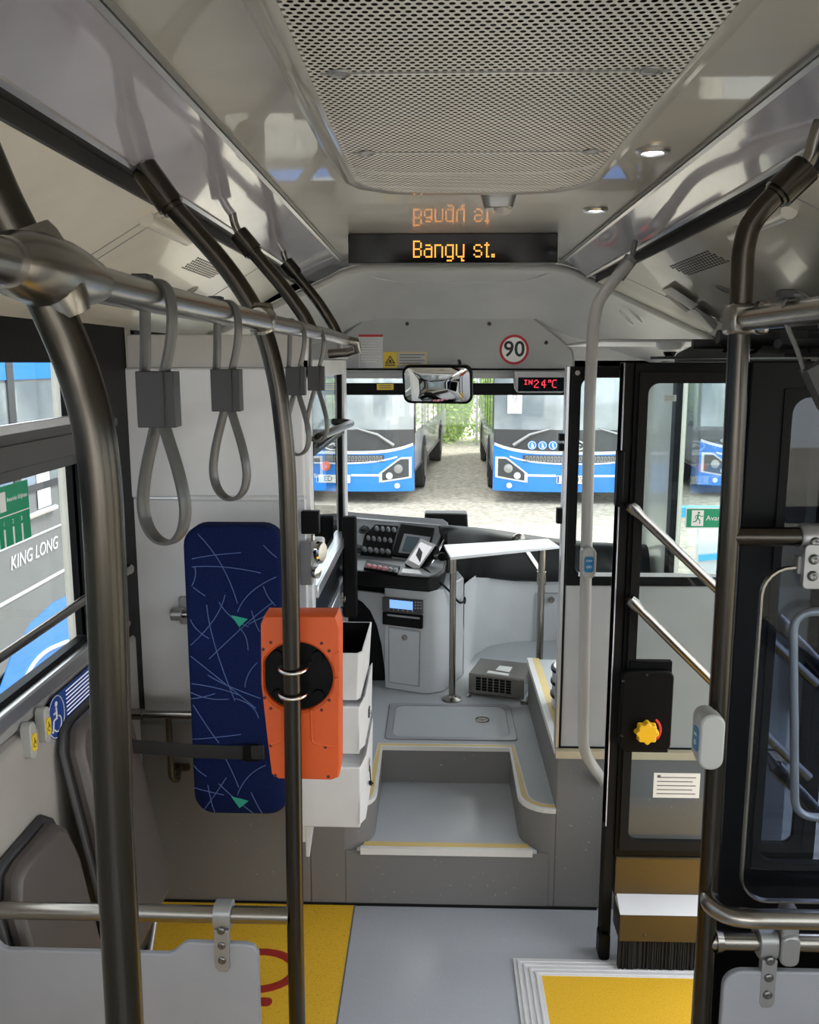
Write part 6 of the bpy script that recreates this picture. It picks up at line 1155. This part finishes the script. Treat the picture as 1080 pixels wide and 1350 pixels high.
m = MB(); m.tube(fillet([at(px, py, X=BX+.008) for px, py in ((30, 900), (45, 872), (62, 857), (90, 845), (120, 842))], .1), .015, 8); obj('arch_line', m, 'bus_white', t)
m = MB(); 
for (x0_, y0_, x1_, y1_) in ((46, 625, 66, 665), (76, 614, 100, 652)): a = at(x0_, y0_, X=BX); b = at(x1_, y1_, X=BX); m.box(BX+.006, BX+.01, a.y, b.y, b.z, a.z)
obj('poster', m, 'bus_white', t)
m = MB(); m.tube([(BX+.02, at(70, 665, X=BX).y, at(70, 668, X=BX).z), (BX+.02, at(22, 672, X=BX).y-.3, at(70, 668, X=BX).z)], .02, 8); obj('trim_bar', m, 'alu', t)
# low service hut and blue-white barrier seen through door glass
t = thing('barrier', 'pale blue and white roadside barrier seen through the door glass', 'barrier', (3.6, 9.0, GZ)); m = MB(); m.box(2.75, 3.9, 9.0, 9.1, GZ, GZ+.62, 0); m.box(2.3, 4.7, 8.98, 9.12, GZ+.62, GZ+.72, 1); m.prism([(2.75, GZ+.16), (4.6, GZ+.34), (4.6, GZ+.40), (2.75, GZ+.22)], 'XZ', 8.96, 8.99, 1); m.text('1', .4, (3.2, 8.995, GZ+.38), (1, 0, 0), (0, 0, 1), 2, depth=.004); obj('board', m, ['bus_white', 'bus_sky', 'clamp_grey'], t)
# wire fence and hedge
FY = 23.5; t = thing('wire_fence', 'tall grey wire mesh fence between the parked buses', 'fence', (1, FY, GZ)); m = MB()
for x in range(-6, 9): m.box(x*1.1-.03, x*1.1+.03, FY, FY+.06, GZ, 2.3)
obj('post', m, 'fence_wire', t); m = MB()
for k in range(22): z_ = GZ+.05+k*.12; m.box(-6.6, 9, FY-.006, FY+.006, z_, z_+.008)
for k in range(90): x = -6.6+k*.17; m.box(x, x+.008, FY-.006, FY+.006, GZ, 2.3)
obj('mesh_panel', m, 'fence_wire', t)
def bush(cx, cy, w, h, label):
    m = MB(); rnd = random.Random(int(cx*10)+5)
    for _ in range(2600):
        a = rnd.random()*2*math.pi; r = rnd.random()**.5; x = cx+w*r*math.cos(a); y = cy+.9*r*math.sin(a); z = GZ+h*(rnd.random()**.8)*(1-.25*r); s = rnd.uniform(.05, .12); u = V(rnd.uniform(-1, 1), rnd.uniform(-1, 1), rnd.uniform(-1, 1)).normalized(); v = u.orthogonal().normalized()
        p = V(x, y, z); m.add([p-u*s, p-v*s*.4, p+u*s, p+v*s*.4], [(0, 1, 2, 3)])
    m.ball((cx, cy+.4, GZ+h*.45), 1, 14, 0, (w*.8, .6, h*.5)); m.box(cx-.03, cx+.03, cy-.03, cy+.03, GZ, GZ+.4)
    tag(obj('bush', m, 'leaf', smooth=20), label, 'bush', 'bushes behind the fence')
for k, x in enumerate((-4.6, -2.2, .3, 2.4, 4.8)): bush(x, 24.8+.3*(k % 2), 1.04, 3.6, ('leafy green bush behind the wire fence, hidden by the left parked bus', 'leafy green bush behind the fence beside the left parked bus', 'tall leafy green bush behind the fence in the gap between the buses', 'leafy green bush behind the fence beside the right parked bus', 'leafy green bush behind the fence, hidden by the right parked bus')[k])
